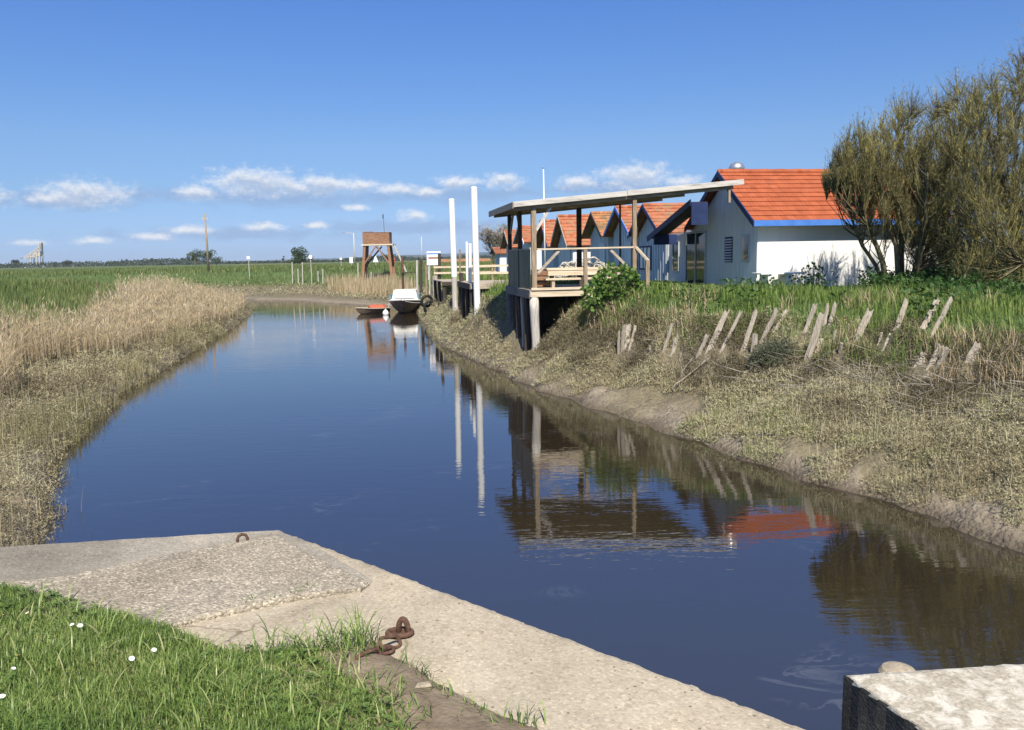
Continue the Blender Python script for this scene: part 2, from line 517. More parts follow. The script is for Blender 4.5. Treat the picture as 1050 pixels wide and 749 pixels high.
# the air is clean and blue down to the horizon that day
el0 = wm('ARCSINE', sx.outputs['Z'])
tr = ramp(nt, wm('MULTIPLY', el0, 2.0, True), [(0.01, (.30, .437, .86)), (.157, (.355, .456, .676)), (.276, (.41, .52, .71)), (.384, (.39, .535, .77)), (.61, (.36, .55, .88)), (1.0, (.64, .80, 1.06))])
tmx = nt.nodes.new('ShaderNodeMixRGB'); tmx.blend_type = 'MULTIPLY'; tmx.inputs['Fac'].default_value = 1
nt.links.new(sky.outputs['Color'], tmx.inputs['Color1']); nt.links.new(tr.outputs['Color'], tmx.inputs['Color2'])
nt.links.new(tmx.outputs['Color'], hsv.inputs['Color'])
az = wm('ARCTAN2', sx.outputs['X'], sx.outputs['Y'])
el = wm('ARCSINE', sx.outputs['Z'])
cmb = nt.nodes.new('ShaderNodeCombineXYZ'); nt.links.new(az, cmb.inputs['X']); nt.links.new(el, cmb.inputs['Y'])
AE = cmb.outputs['Vector']


def wnoise(scale, off=(0, 0, 0), detail=7, rough=.6):
    mp = nt.nodes.new('ShaderNodeMapping'); mp.inputs['Scale'].default_value = scale; mp.inputs['Location'].default_value = off
    nt.links.new(AE, mp.inputs['Vector'])
    n = nt.nodes.new('ShaderNodeTexNoise'); n.inputs['Scale'].default_value = 1; n.inputs['Detail'].default_value = detail; n.inputs['Roughness'].default_value = rough
    nt.links.new(mp.outputs['Vector'], n.inputs['Vector'])
    return n.outputs['Fac']


def ellipses(lst, dy=0.0):
    out = None
    for cx, cy, hw, hh in lst:
        d = ray(cx, cy)
        a = math.atan2(d[0], d[1]); e = math.atan2(d[2], math.hypot(d[0], d[1]))
        w, h = hw / FPX, hh / FPX
        v = nt.nodes.new('ShaderNodeVectorMath'); v.operation = 'MULTIPLY_ADD'
        v.inputs[1].default_value = (1 / w, 1 / h, 0); v.inputs[2].default_value = (-a / w, (dy - e) / h, 0)
        nt.links.new(AE, v.inputs[0])
        l = nt.nodes.new('ShaderNodeVectorMath'); l.operation = 'LENGTH'; nt.links.new(v.outputs[0], l.inputs[0])
        out = l.outputs['Value'] if out is None else wm('MINIMUM', out, l.outputs['Value'])
    return wm('SUBTRACT', 1.0, out)

CLOUDS = [(86, 199, 38, 13), (262, 187, 48, 14), (335, 190, 34, 10), (88, 199, 30, 11), (62, 203, 26, 7), (200, 197, 17, 8), (262, 183, 15, 7), (275, 189, 32, 10), (300, 192, 30, 8), (326, 188, 26, 8), (372, 191, 18, 7),
          (408, 194, 24, 6), (470, 187, 24, 7), (516, 186, 20, 8), (592, 187, 22, 7), (651, 181, 36, 13), (270, 233, 20, 5), (196, 236, 22, 4.5), (156, 243, 22, 4),
          (95, 247, 17, 3.6), (30, 249, 14, 3), (425, 221, 15, 6.5), (325, 231, 14, 4), (365, 213, 14, 4), (440, 197, 16, 5), (700, 186, 20, 6),
          (-60, 200, 50, 10), (-160, 215, 40, 9), (800, 190, 30, 7), (980, 200, 50, 10), (1200, 190, 60, 12), (1150, 230, 40, 6)]
BANDS = [(60, 206, 90, 11), (150, 200, 90, 9), (300, 203, 150, 13), (470, 200, 120, 12), (420, 233, 190, 10), (620, 192, 90, 8), (250, 240, 190, 9), (960, 210, 200, 14)]
n2 = wnoise((28, 70, 1), (3, 7, 0))
def smooth(v, a, b):
    m = nt.nodes.new('ShaderNodeMapRange'); m.interpolation_type = 'SMOOTHSTEP'
    m.inputs['From Min'].default_value = a; m.inputs['From Max'].default_value = b
    nt.links.new(v, m.inputs['Value']); return m.outputs['Result']
def cover(dy):
    """how much cloud there is, looked up dy radians higher"""
    c = wm('ADD', ellipses(CLOUDS, dy), wm('MULTIPLY', wm('SUBTRACT', wnoise((62, 95, 1), (0, dy * 95, 0), 8, .66), .5), 2.3))
    return wm('ADD', c, wm('MULTIPLY', wm('SUBTRACT', wnoise((230, 300, 1), (5, 2 + dy * 300, 0), 4), .5), .55))
cov = cover(0)
cmask = wm('MULTIPLY', smooth(cov, -.35, .95), .95)
shade = wm('SUBTRACT', 1.0, wm('MULTIPLY', smooth(cover(.0058), -.1, 1.0), .95))
band = ellipses(BANDS)
bmask = wm('MULTIPLY', smooth(wm('ADD', band, wm('MULTIPLY', wm('SUBTRACT', n2, .5), 2.2)), .0, .9), .62)
k = 1 / SKY_STRENGTH
mixb = nt.nodes.new('ShaderNodeMixRGB'); mixb.inputs['Color2'].default_value = (.19 * k, .262 * k, .41 * k, 1)
nt.links.new(bmask, mixb.inputs['Fac']); nt.links.new(hsv.outputs['Color'], mixb.inputs['Color1'])
cc = nt.nodes.new('ShaderNodeMixRGB'); cc.inputs['Color1'].default_value = (.27 * k, .335 * k, .45 * k, 1); cc.inputs['Color2'].default_value = (.545 * k, .56 * k, .59 * k, 1)
nt.links.new(shade, cc.inputs['Fac'])
mixc = nt.nodes.new('ShaderNodeMixRGB'); nt.links.new(cmask, mixc.inputs['Fac'])
nt.links.new(mixb.outputs['Color'], mixc.inputs['Color1']); nt.links.new(cc.outputs['Color'], mixc.inputs['Color2'])
nt.links.new(mixc.outputs['Color'], bg.inputs['Color'])
nt.links.new(bg.outputs['Background'], wo.inputs['Surface'])

scene.view_settings.view_transform = 'Standard'
scene.view_settings.look = 'None'
scene.view_settings.gamma = 1
scene.view_settings.exposure = 0.7
scene.view_settings.use_curve_mapping = False
scene.render.engine = 'CYCLES'
scene.cycles.max_bounces = 6
scene.cycles.diffuse_bounces = 2
scene.cycles.glossy_bounces = 3
scene.cycles.transmission_bounces = 3
scene.cycles.transparent_max_bounces = 8
scene.cycles.use_denoising = True
scene.cycles.caustics_reflective = False
scene.cycles.caustics_refractive = False

# ------------------------------------------------------------------ terrain
R_EDGE = [(7.2, -14), (6.9, 3), (6.6, 7.5), (6.23, 9.39), (5.46, 11.64), (4.51, 13.19), (3.47, 16.03), (1.82, 19.81), (1.0, 21.6), (0.2, 24.0), (-0.8, 27.6), (-3.0, 33.9), (-4.7, 44.6), (-5.7, 50), (-6.4, 55.5), (-7.8, 60)]
F_EDGE = [(-7.8, 60), (-9.55, 63.3), (-14.6, 69), (-21, 76.5), (-27, 80), (-45, 85), (-110, 90)]
L_EDGE = [(-110, 79), (-45, 73), (-28, 70), (-21.2, 65.5), (-19, 58), (-15.8, 44.7), (-12.8, 30.6), (-11.5, 23.55), (-8.9, 15.3), (-7.5, 12.5), (-6.35, 10.4), (-5.7, 7), (-5.3, 3), (-5.3, -14)]
def ragged(line, step, amp, seed, y1):
    """a surveyed water edge, cut up into small bays and noses near the photographer"""
    out = []
    for a, b in zip(line[:-1], line[1:]):
        L_ = math.hypot(b[0] - a[0], b[1] - a[1])
        k_ = max(1, int(L_ / step)) if 5 < (a[1] + b[1]) / 2 < y1 else 1
        for i in range(k_):
            t = i / k_
            x_, y_ = a[0] + (b[0] - a[0]) * t, a[1] + (b[1] - a[1]) * t
            if k_ > 1:
                o_ = (float(fbm(np.array([x_ * 1.5]), np.array([y_ * 1.5]), seed, 3)[0]) - .5) * amp * 2
                x_ += o_ * (b[1] - a[1]) / L_; y_ -= o_ * (b[0] - a[0]) / L_
            out.append((x_, y_))
    return out + [line[-1]]
R_EDGE = ragged(R_EDGE, .45, .34, 811, 36)
L_EDGE = ragged(L_EDGE, .5, .3, 821, 36)
RIVER = R_EDGE + F_EDGE[1:] + L_EDGE
# quay: A plan outline of the concrete platform the photographer stands on
QUAY = [(-9, 3.65), (-1.4, 4.65), (1.01, 2.51), (1.22, 2.32), (1.22, -9), (-9, -9)]
QZ = 2.1


def terrain(P):
    """returns height, effective distance from the water, bank (0 right, 1 far, 2 left)"""
    x, y = P[:, 0], P[:, 1]
    w = (fbm(x * .9, y * .9, 5, 3) - .5) * .7 + (fbm(x * 3.1, y * 3.1, 9, 2) - .5) * .25
    dr, df, dl = dpoly(P, R_EDGE), dpoly(P, F_EDGE), dpoly(P, L_EDGE)
    ins = pip(P, RIVER)
    sg = np.where(ins, -1.0, 1.0)
    notch = sstep(-2.7, -2.0, x) * (1 - sstep(1.0, 1.9, x)) * sstep(33.8, 34.8, y) * (1 - sstep(38.2, 39.4, y))
    notch = np.maximum(notch, .75 * sstep(.45, .8, x) * (1 - sstep(2.0, 3.0, x)) * sstep(25.0, 25.6, y) * (1 - sstep(28.3, 28.8, y)))
    kr = 1 + .75 * sstep(17.5, 22.5, y) + .9 * sstep(23, 29, y)
    er = np.maximum(0, dr * kr + w * sstep(0, 1.5, dr))
    er = er * (1 - .72 * notch)
    er = er * (1 - .55 * sstep(15.2, 17.5, y) * (1 - sstep(20.2, 22.2, y)) * (1 - sstep(1.0, 2.8, dr)))
    hr = np.interp(er, [0, .12, .5, 1.1, 1.8, 3, 4, 5.2, 7, 30], [0.015, .07, .24, .5, .78, 1.35, 1.9, 2.42, 2.56, 2.6])
    ef = np.maximum(0, df + w * 2 * sstep(0, 3, df))
    hf = np.interp(ef, [0, .5, 5, 9, 14, 30], [.02, .12, .5, 1.3, 2.5, 2.6])
    elf = np.maximum(0, dl + w * sstep(0, 2, dl))
    hl_ = np.interp(elf, [0, .25, 3, 6, 9, 13, 20, 60], [.02, .2, .65, 1.15, 1.8, 2.45, 2.6, 2.6])
    wr, wf, wl = 1 / (dr + .05) ** 4, 1 / (df + .05) ** 4, 1 / (dl + .05) ** 4
    ws = wr + wf + wl
    z = (hr * wr + hf * wf + hl_ * wl) / ws
    e = (er * wr + ef * wf + elf * wl) / ws
    bank = np.argmax(np.stack([wr, wf, wl]), 0)
    dmin = np.minimum(np.minimum(dr, df), dl)
    rough = (fbm(x * 2.2, y * 2.2, 21, 4) - .5) * .22 + (fbm(x * 5, y * 5, 31, 3) - .5) * .16
    z = z + rough * sstep(0.05, .6, dmin) * np.where(np.hypot(x, y) < 130, 1, .3)
    # slumped mud shelves at the waterline of the right bank
    sc = sstep(.5, .62, fbm(x * 2.6, y * 2.6, 47, 3)) * .09 * sstep(.02, .25, dmin) * (1 - sstep(.7, 1.4, dmin))
    z = z + np.where(bank == 0, sc, sc * .5)
    z = np.where(ins, np.maximum(-1.3, -dmin * .45 - .02), z)
    far = np.hypot(x, y)
    z = z - np.where(ins, 0, .4 * sstep(300, 1500, far))
    q = pip(P, [(-9.4, 3.5), (-1.5, 4.3), (2.6, .5), (2.6, -9.5), (-9.4, -9.5)])
    z = np.where(q, -1.2, z)
    e = np.where(ins, -dmin, e)
    return z, e, bank


def ground_z(x, y):
    return float(terrain(np.array([[x, y]], dtype=float))[0][0])


def ground_hit(px, py, y0=6.0, y1=130.0):
    """first terrain point along the line of sight through a photograph position"""
    d = ray(px, py)
    ts = np.linspace(y0, y1, 3000)
    P = np.stack([d[0] / d[1] * ts, ts], 1)
    z = EYE + d[2] / d[1] * ts
    hit = np.nonzero(z <= terrain(P)[0])[0]
    i = hit[0] if len(hit) else -1
    return (float(P[i, 0]), float(ts[i]), float(z[i]))


def axis(lo, hi, step, outs):
    a = list(np.arange(lo, hi + 1e-6, step))
    s = step
    neg, pos = [], []
    v = lo
    while v > outs[0]:
        s *= 1.16; v -= s; neg.append(v)
    s = step; v = hi
    while v < outs[1]:
        s *= 1.16; v += s; pos.append(v)
    return np.array(neg[::-1] + a + pos)

gx = axis(-14, 13, .11, (-9000, 9000))
gy1 = np.arange(2.5, 34, .15)
gy = np.concatenate([axis(2.5, 34, .11, (-400, 30))[:-0 or None], ])
gy = np.unique(np.concatenate([gy[gy < 34.01], np.arange(34, 100, .45), axis(90, 100, .45, (99, 12000))]))
X, Y = np.meshgrid(gx, gy)
P = np.stack([X.ravel(), Y.ravel()], 1)
Z, E_, BK = terrain(P)
nx, ny = len(gx), len(gy)
idx = np.arange(nx * ny).reshape(ny, nx)
F = np.stack([idx[:-1, :-1], idx[:-1, 1:], idx[1:, 1:], idx[1:, :-1]], -1).reshape(-1, 4)
# soil colour by place: wet mud at the water, olive litter on the marsh, green turf on the levees
nz = fbm(P[:, 0] * .8, P[:, 1] * .8, 77, 4)[:, None]
mud = np.array([.245, .205, .15]); wet = np.array([.115, .092, .064]); litter = np.array([.155, .132, .082]); green = np.array([.075, .115, .033]); straw = np.array([.25, .2, .11]); farg = np.array([.085, .13, .04])
c = wet + (mud - wet) * sstep(.02, .3, E_)[:, None]
veg = np.where(BK == 0, sstep(.2, .9, E_ + (nz[:, 0] - .5) * 1.8), np.where(BK == 1, sstep(.5, 2.0, E_ + (nz[:, 0] - .5) * 3), sstep(.1, .8, E_)))
c = c + (litter - c) * veg[:, None]
gr = np.where(BK == 0, sstep(3.6, 4.8, E_), np.where(BK == 1, sstep(7.5, 9.5, E_), sstep(6, 9, E_)))
c = c + (green - c) * gr[:, None]
dist = np.hypot(P[:, 0], P[:, 1])
patch = sstep(.5, .7, fbm(P[:, 0] * .012, P[:, 1] * .03, 99, 3)) * sstep(120, 300, dist)
c = c + (straw - c) * (patch * .6)[:, None]
c = c * (0.75 + .5 * nz)
gm, gnt, gb = new_mat('ground_soil')
ga = gnt.nodes.new('ShaderNodeAttribute'); ga.attribute_name = 'soil'
gtc = gnt.nodes.new('ShaderNodeTexCoord')
gn = gnt.nodes.new('ShaderNodeTexNoise'); gn.inputs['Scale'].default_value = 9; gn.inputs['Detail'].default_value = 8; gn.inputs['Roughness'].default_value = .7
gnt.links.new(gtc.outputs['Object'], gn.inputs['Vector'])
gr_ = ramp(gnt, gn.outputs['Fac'], [(.3, g(.6)), (.7, g(1.25))])
gmx = gnt.nodes.new('ShaderNodeMixRGB'); gmx.blend_type = 'MULTIPLY'; gmx.inputs['Fac'].default_value = .9
gnt.links.new(ga.outputs['Color'], gmx.inputs['Color1']); gnt.links.new(gr_.outputs['Color'], gmx.inputs['Color2'])
gnt.links.new(gmx.outputs['Color'], gb.inputs['Base Color'])
gb.inputs['Roughness'].default_value = .8; gb.inputs['Specular IOR Level'].default_value = .25
gbp = gnt.nodes.new('ShaderNodeBump'); gbp.inputs['Strength'].default_value = .95; gbp.inputs['Distance'].default_value = .09
gn2 = gnt.nodes.new('ShaderNodeTexNoise'); gn2.inputs['Scale'].default_value = 14; gn2.inputs['Detail'].default_value = 6
gnt.links.new(gtc.outputs['Object'], gn2.inputs['Vector'])
gnt.links.new(gn2.outputs['Fac'], gbp.inputs['Height']); gnt.links.new(gbp.outputs['Normal'], gb.inputs['Normal'])
ground = np_mesh('ground', np.stack([P[:, 0], P[:, 1], Z], 1), [F], gm, {'soil': c}, smooth=True)
tag(ground, kind='structure')

# ------------------------------------------------------------------ water
wmat, wnt, wb = new_mat('river_water')
wtc = wnt.nodes.new('ShaderNodeTexCoord')
def wn(scale, detail=3, dist=0.0, rot=0.0, rough=.5):
    mp = wnt.nodes.new('ShaderNodeMapping'); mp.inputs['Scale'].default_value = scale; mp.inputs['Rotation'].default_value = (0, 0, rot)
    wnt.links.new(wtc.outputs['Object'], mp.inputs['Vector'])
    n = wnt.nodes.new('ShaderNodeTexNoise'); n.inputs['Scale'].default_value = 1; n.inputs['Detail'].default_value = detail; n.inputs['Distortion'].default_value = dist; n.inputs['Roughness'].default_value = rough
    wnt.links.new(mp.outputs['Vector'], n.inputs['Vector'])
    return n.outputs['Fac']
def wmath(op, a, b=None):
    n = wnt.nodes.new('ShaderNodeMath'); n.operation = op
    for i, v in enumerate((a, b)):
        if v is None: continue
        if isinstance(v, (int, float)): n.inputs[i].default_value = v
        else: wnt.links.new(v, n.inputs[i])
    return n.outputs[0]
ripple = wmath('ADD', wn((1.3, 4.2, 1), 3, .2, .12), wmath('MULTIPLY', wn((3.2, 15, 1), 2, .1, -.06), .36))
gust = wnt.nodes.new('ShaderNodeMapRange'); gust.inputs['From Min'].default_value = .35; gust.inputs['From Max'].default_value = .68; gust.inputs['To Min'].default_value = .25; gust.inputs['To Max'].default_value = 1.0
wnt.links.new(wn((.16, .34, 1), 2, .5), gust.inputs['Value'])
wbp = wnt.nodes.new('ShaderNodeBump'); wbp.inputs['Distance'].default_value = .02
WB = wmath('MULTIPLY', gust.outputs['Result'], .22)
wnt.links.new(WB, wbp.inputs['Strength']); wnt.links.new(ripple, wbp.inputs['Height'])
wnt.links.new(wbp.outputs['Normal'], wb.inputs['Normal'])
# thin lines of foam drifting on the near water
ridge = wmath('SUBTRACT', 1.0, wmath('MULTIPLY', wmath('ABSOLUTE', wmath('SUBTRACT', wn((.9, 1.5, 1), 4, 2.2, .5, .6), .5)), 26))
foam = wmath('MULTIPLY', wmath('MAXIMUM', ridge, 0), wmath('MAXIMUM', wmath('MULTIPLY', wmath('SUBTRACT', wn((.45, .5, 1), 3, 1.0), .6), 4.0), 0))
foam = wmath('MINIMUM', wmath('MULTIPLY', foam, .3), .1)
wmx = wnt.nodes.new('ShaderNodeMixRGB'); wmx.inputs['Color1'].default_value = (.021, .016, .0095, 1); wmx.inputs['Color2'].default_value = (.42, .42, .44, 1)
wnt.links.new(foam, wmx.inputs['Fac']); wnt.links.new(wmx.outputs['Color'], wb.inputs['Base Color'])
wb.inputs['Roughness'].default_value = .015
wb.inputs['IOR'].default_value = 2.75
water = MB()
wx = np.linspace(-130, 30, 9); wy = np.linspace(-20, 110, 9)
water.add([(x, y, 0) for y in wy for x in wx], [(j * 9 + i, j * 9 + i + 1, (j + 1) * 9 + i + 1, (j + 1) * 9 + i) for j in range(8) for i in range(8)])
tag(water.build('water', wmat), kind='structure')

# ------------------------------------------------------------------ quay, slab, block
def concrete(name, c1, c2, c3, agg=0.0, lichen=None, dark=None, pits=False):
    m, nt, b = new_mat(name)
    tc = nt.nodes.new('ShaderNodeTexCoord')
    def nz(s, d=6, r=.6, di=0):
        n = nt.nodes.new('ShaderNodeTexNoise'); n.inputs['Scale'].default_value = s; n.inputs['Detail'].default_value = d; n.inputs['Roughness'].default_value = r; n.inputs['Distortion'].default_value = di
        nt.links.new(tc.outputs['Object'], n.inputs['Vector']); return n.outputs['Fac']
    r = ramp(nt, nz(1.7, 8, .68), [(.28, c1), (.5, c2), (.72, c3)])
    out = r.outputs['Color']
    sp = ramp(nt, nz(55, 3), [(.32, g(.62)), (.46, g(1.0)), (.7, g(1.12))])
    mx = nt.nodes.new('ShaderNodeMixRGB'); mx.blend_type = 'MULTIPLY'; mx.inputs['Fac'].default_value = .55
    nt.links.new(out, mx.inputs['Color1']); nt.links.new(sp.outputs['Color'], mx.inputs['Color2']); out = mx.outputs['Color']
    if agg:
        vo = nt.nodes.new('ShaderNodeTexVoronoi'); vo.inputs['Scale'].default_value = 95
        nt.links.new(tc.outputs['Object'], vo.inputs['Vector'])
        sc = nt.nodes.new('ShaderNodeSeparateColor'); nt.links.new(vo.outputs['Color'], sc.inputs['Color'])
        vr = ramp(nt, sc.outputs[0], [(0, g(.5)), (.45, g(.85)), (.8, g(1.05)), (1, g(1.7))])
        m2 = nt.nodes.new('ShaderNodeMixRGB'); m2.blend_type = 'MULTIPLY'; m2.inputs['Fac'].default_value = agg
        nt.links.new(out, m2.inputs['Color1']); nt.links.new(vr.outputs['Color'], m2.inputs['Color2']); out = m2.outputs['Color']
    if lichen:
        lr = ramp(nt, nz(13, 7, .7, .6), [(.45, g(0)), (.6, g(1))])
        m3 = nt.nodes.new('ShaderNodeMixRGB'); m3.inputs['Color2'].default_value = (*lichen, 1)
        nt.links.new(lr.outputs['Color'], m3.inputs['Fac']); nt.links.new(out, m3.inputs['Color1']); out = m3.outputs['Color']
    if dark:
        lr = ramp(nt, nz(3.4, 7, .7, .3), [(.52, g(0)), (.7, g(.7))])
        m3 = nt.nodes.new('ShaderNodeMixRGB'); m3.inputs['Color2'].default_value = (*dark, 1)
        nt.links.new(lr.outputs['Color'], m3.inputs['Fac']); nt.links.new(out, m3.inputs['Color1']); out = m3.outputs['Color']
    if pits:
        # scattered pits and grit, and broad pale and grey stains
        vp = nt.nodes.new('ShaderNodeTexVoronoi'); vp.inputs['Scale'].default_value = 34; nt.links.new(tc.outputs['Object'], vp.inputs['Vector'])
        sc2 = nt.nodes.new('ShaderNodeSeparateColor'); nt.links.new(vp.outputs['Color'], sc2.inputs['Color'])
        pm = nt.nodes.new('ShaderNodeMath'); pm.operation = 'MULTIPLY'
        r1_ = ramp(nt, vp.outputs['Distance'], [(.12, g(1)), (.24, g(0))]); r2_ = ramp(nt, sc2.outputs[0], [(.8, g(0)), (.86, g(1))])
        nt.links.new(r1_.outputs['Color'], pm.inputs[0]); nt.links.new(r2_.outputs['Color'], pm.inputs[1])
        m4 = nt.nodes.new('ShaderNodeMixRGB'); m4.blend_type = 'MULTIPLY'; m4.inputs['Color2'].default_value = (.42, .38, .33, 1)
        nt.links.new(pm.outputs[0], m4.inputs['Fac']); nt.links.new(out, m4.inputs['Color1']); out = m4.outputs['Color']
        ve = nt.nodes.new('ShaderNodeTexVoronoi'); ve.feature = 'DISTANCE_TO_EDGE'; ve.inputs['Scale'].default_value = .8
        wv = nt.nodes.new('ShaderNodeTexNoise'); wv.inputs['Scale'].default_value = 5; wv.inputs['Detail'].default_value = 5; nt.links.new(tc.outputs['Object'], wv.inputs['Vector'])
        wa = nt.nodes.new('ShaderNodeMixRGB'); wa.blend_type = 'ADD'; wa.inputs['Fac'].default_value = .22
        nt.links.new(tc.outputs['Object'], wa.inputs['Color1']); nt.links.new(wv.outputs['Color'], wa.inputs['Color2']); nt.links.new(wa.outputs['Color'], ve.inputs['Vector'])
        cr_ = ramp(nt, ve.outputs['Distance'], [(.0025, g(1)), (.007, g(0))]); ck = ramp(nt, nz(1.1, 2), [(.5, g(0)), (.58, g(.75))])
        cm = nt.nodes.new('ShaderNodeMath'); cm.operation = 'MULTIPLY'; nt.links.new(cr_.outputs['Color'], cm.inputs[0]); nt.links.new(ck.outputs['Color'], cm.inputs[1])
        m6 = nt.nodes.new('ShaderNodeMixRGB'); m6.blend_type = 'MULTIPLY'; m6.inputs['Color2'].default_value = (.4, .36, .31, 1)
        nt.links.new(cm.outputs[0], m6.inputs['Fac']); nt.links.new(out, m6.inputs['Color1']); out = m6.outputs['Color']
        st = ramp(nt, nz(.75, 5, .6, .8), [(.36, (.68, .67, .66)), (.47, (.92, .91, .9)), (.55, g(1.0)), (.66, (1.1, 1.07, 1.02))])
        m5 = nt.nodes.new('ShaderNodeMixRGB'); m5.blend_type = 'MULTIPLY'; m5.inputs['Fac'].default_value = .9
        nt.links.new(out, m5.inputs['Color1']); nt.links.new(st.outputs['Color'], m5.inputs['Color2']); out = m5.outputs['Color']
    nt.links.new(out, b.inputs['Base Color'])
    b.inputs['Roughness'].default_value = .9; b.inputs['Specular IOR Level'].default_value = .2
    bp = nt.nodes.new('ShaderNodeBump'); bp.inputs['Strength'].default_value = .3; bp.inputs['Distance'].default_value = .006
    nt.links.new(nz(11, 10, .74), bp.inputs['Height'])
    last = bp
    if agg:
        bp2 = nt.nodes.new('ShaderNodeBump'); bp2.inputs['Strength'].default_value = .85 if agg > .7 else .22; bp2.inputs['Distance'].default_value = .006; bp2.invert = True
        nt.links.new(vo.outputs['Distance'], bp2.inputs['Height']); nt.links.new(bp.outputs['Normal'], bp2.inputs['Normal']); last = bp2
    nt.links.new(last.outputs['Normal'], b.inputs['Normal'])
    return m

M['quay'] = concrete('smooth_old_concrete', (.27, .228, .168), (.365, .312, .232), (.42, .365, .273), agg=.3, pits=True)
M['slab'] = concrete('exposed_aggregate_concrete', (.235, .2, .15), (.325, .28, .212), (.42, .365, .28), agg=.85, dark=(.13, .115, .095))
M['block'] = concrete('lichened_concrete', (.27, .235, .18), (.36, .32, .25), (.44, .4, .325), agg=.4, lichen=(.52, .485, .41))


def worn_slab(name, outline, z_top, z_bot, m, step=.06, side_mat=None, wob=.012, cham=.014, closed_steps=True, seed=1):
    """concrete body with a chipped arris: outline resampled, jittered, with a worn chamfer"""
    rnd = random.Random(seed)
    pts = []
    n = len(outline)
    for i in range(n):
        a, b = Vector(outline[i]), Vector(outline[(i + 1) % n])
        L = (b - a).length
        k = max(1, int(L / step)) if max(abs(a.x), abs(a.y), abs(b.x), abs(b.y)) < 20 else 1
        k = min(k, 420)
        for j in range(k):
            p = a.lerp(b, j / k)
            t = Vector((b.y - a.y, a.x - b.x)).normalized()
            q = vnoise(np.array([p.x * 9.0]), np.array([p.y * 9.0]), seed)[0] - .5
            q2 = vnoise(np.array([p.x * 30.0]), np.array([p.y * 30.0]), seed + 3)[0] - .5
            q3 = max(0.0, vnoise(np.array([p.x * 5.0]), np.array([p.y * 5.0]), seed + 7)[0] - .8) * 5
            g0 = Vector((sum(o_[0] for o_ in outline) / n, sum(o_[1] for o_ in outline) / n))
            pts.append(p + t * (q * wob * .7 + q2 * wob * .9) + (g0 - p).normalized() * (q3 * wob * 2.6))
    m_ = len(pts)
    cx = sum(p.x for p in pts) / m_; cy = sum(p.y for p in pts) / m_
    mb = MB()
    rings = []
    def inset(d):
        out = []
        for i, p in enumerate(pts):
            a, b = pts[i - 1], pts[(i + 1) % m_]
            out.append(p + (Vector((cx, cy)) - p).normalized() * d * 1.25)
        return out
    jit = [rnd.uniform(.4, 1.3) for _ in pts]
    rings.append([(p.x, p.y, z_bot) for p in pts])
    rings.append([(p.x, p.y, z_top - cham * j) for p, j in zip(pts, jit)])
    rings.append([(p.x, p.y, z_top - cham * .28) for p in inset(cham * .5)])
    rings.append([(p.x, p.y, z_top) for p in inset(cham * 1.4)])
    vs = [v for r in rings for v in r]
    fs = []
    for r in range(3):
        for i in range(m_):
            fs.append((r * m_ + i, r * m_ + (i + 1) % m_, (r + 1) * m_ + (i + 1) % m_, (r + 1) * m_ + i))
    vs.append((cx, cy, z_top))
    fs += [(3 * m_ + i, 3 * m_ + (i + 1) % m_, 4 * m_) for i in range(m_)]
    mb.add(vs, fs)
    o = mb.build(name, m)
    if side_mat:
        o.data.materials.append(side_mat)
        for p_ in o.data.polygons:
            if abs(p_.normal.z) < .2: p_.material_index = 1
    return o

q = worn_slab('quay', QUAY, QZ, -1.6, M['quay'], step=.025, wob=.016, cham=.022, seed=3)
tag(q, kind='structure')
px_slab = [(-250, 640), (-40, 603), (70, 590), (120, 580), (240, 556), (285, 550), (330, 573), (378, 597), (370, 603), (300, 613), (240, 626), (190, 638), (150, 650), (60, 660), (-40, 660), (-250, 690)]
px_edge = [(-420, 600), (-70, 566), (100, 556), (287, 545), (318, 558), (352, 578), (382, 597), (372, 604), (300, 615), (190, 640), (120, 655), (-40, 665), (-420, 700)]
M['slab_grey'] = concrete('grey_worn_concrete', (.21, .185, .15), (.29, .26, .21), (.36, .325, .265), agg=.35, pits=True)
s = worn_slab('edge_slab', [at(x, y, QZ)[:2] for x, y in px_edge], QZ + .010, QZ - .05, M['slab_grey'], step=.03, wob=.012, cham=.008, seed=6)
tag(s, kind='structure')
s = worn_slab('raised_slab', [at(x, y, QZ + .02)[:2] for x, y in px_slab], QZ + .028, QZ - .05, M['slab'], step=.03, wob=.016, cham=.016, seed=5)
tag(s, kind='structure')
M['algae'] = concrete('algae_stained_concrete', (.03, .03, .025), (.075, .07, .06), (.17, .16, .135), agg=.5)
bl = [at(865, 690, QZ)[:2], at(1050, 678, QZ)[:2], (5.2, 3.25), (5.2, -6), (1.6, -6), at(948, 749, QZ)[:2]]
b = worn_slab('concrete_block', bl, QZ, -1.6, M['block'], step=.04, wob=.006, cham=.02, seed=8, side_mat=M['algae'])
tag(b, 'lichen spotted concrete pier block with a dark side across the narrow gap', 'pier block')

# soil and turf in front of the photographer's feet
px_turf = [(-80, 596), (0, 604), (60, 613), (110, 628), (180, 648), (235, 670), (330, 668), (378, 660), (402, 672), (440, 695), (480, 722), (560, 754)]
TURF = [at(x, y, QZ)[:2] for x, y in px_turf] + [(.45, 2.0), (.9, 1.2), (.9, -3), (-7, -3), (-7, 3.0)]
tx = np.arange(-7.2, 1.1, .035); ty = np.arange(-1.0, 4.2, .035)
TX, TY = np.meshgrid(tx, ty); TP = np.stack([TX.ravel(), TY.ravel()], 1)
def turf_z(P):
    d = dpoly(P, TURF + TURF[:1]); ins = pip(P, TURF)
    sd_ = np.where(ins, d, -d) + (fbm(P[:, 0] * 12, P[:, 1] * 12, 61, 3) - .5) * .06
    return QZ - .02 + .055 * sstep(-.1, .12, sd_) + (fbm(P[:, 0] * 6, P[:, 1] * 6, 71, 4) - .5) * .035 * sstep(0, .2, sd_)
TZ = turf_z(TP)
ti = np.arange(len(TP)).reshape(len(ty), len(tx))
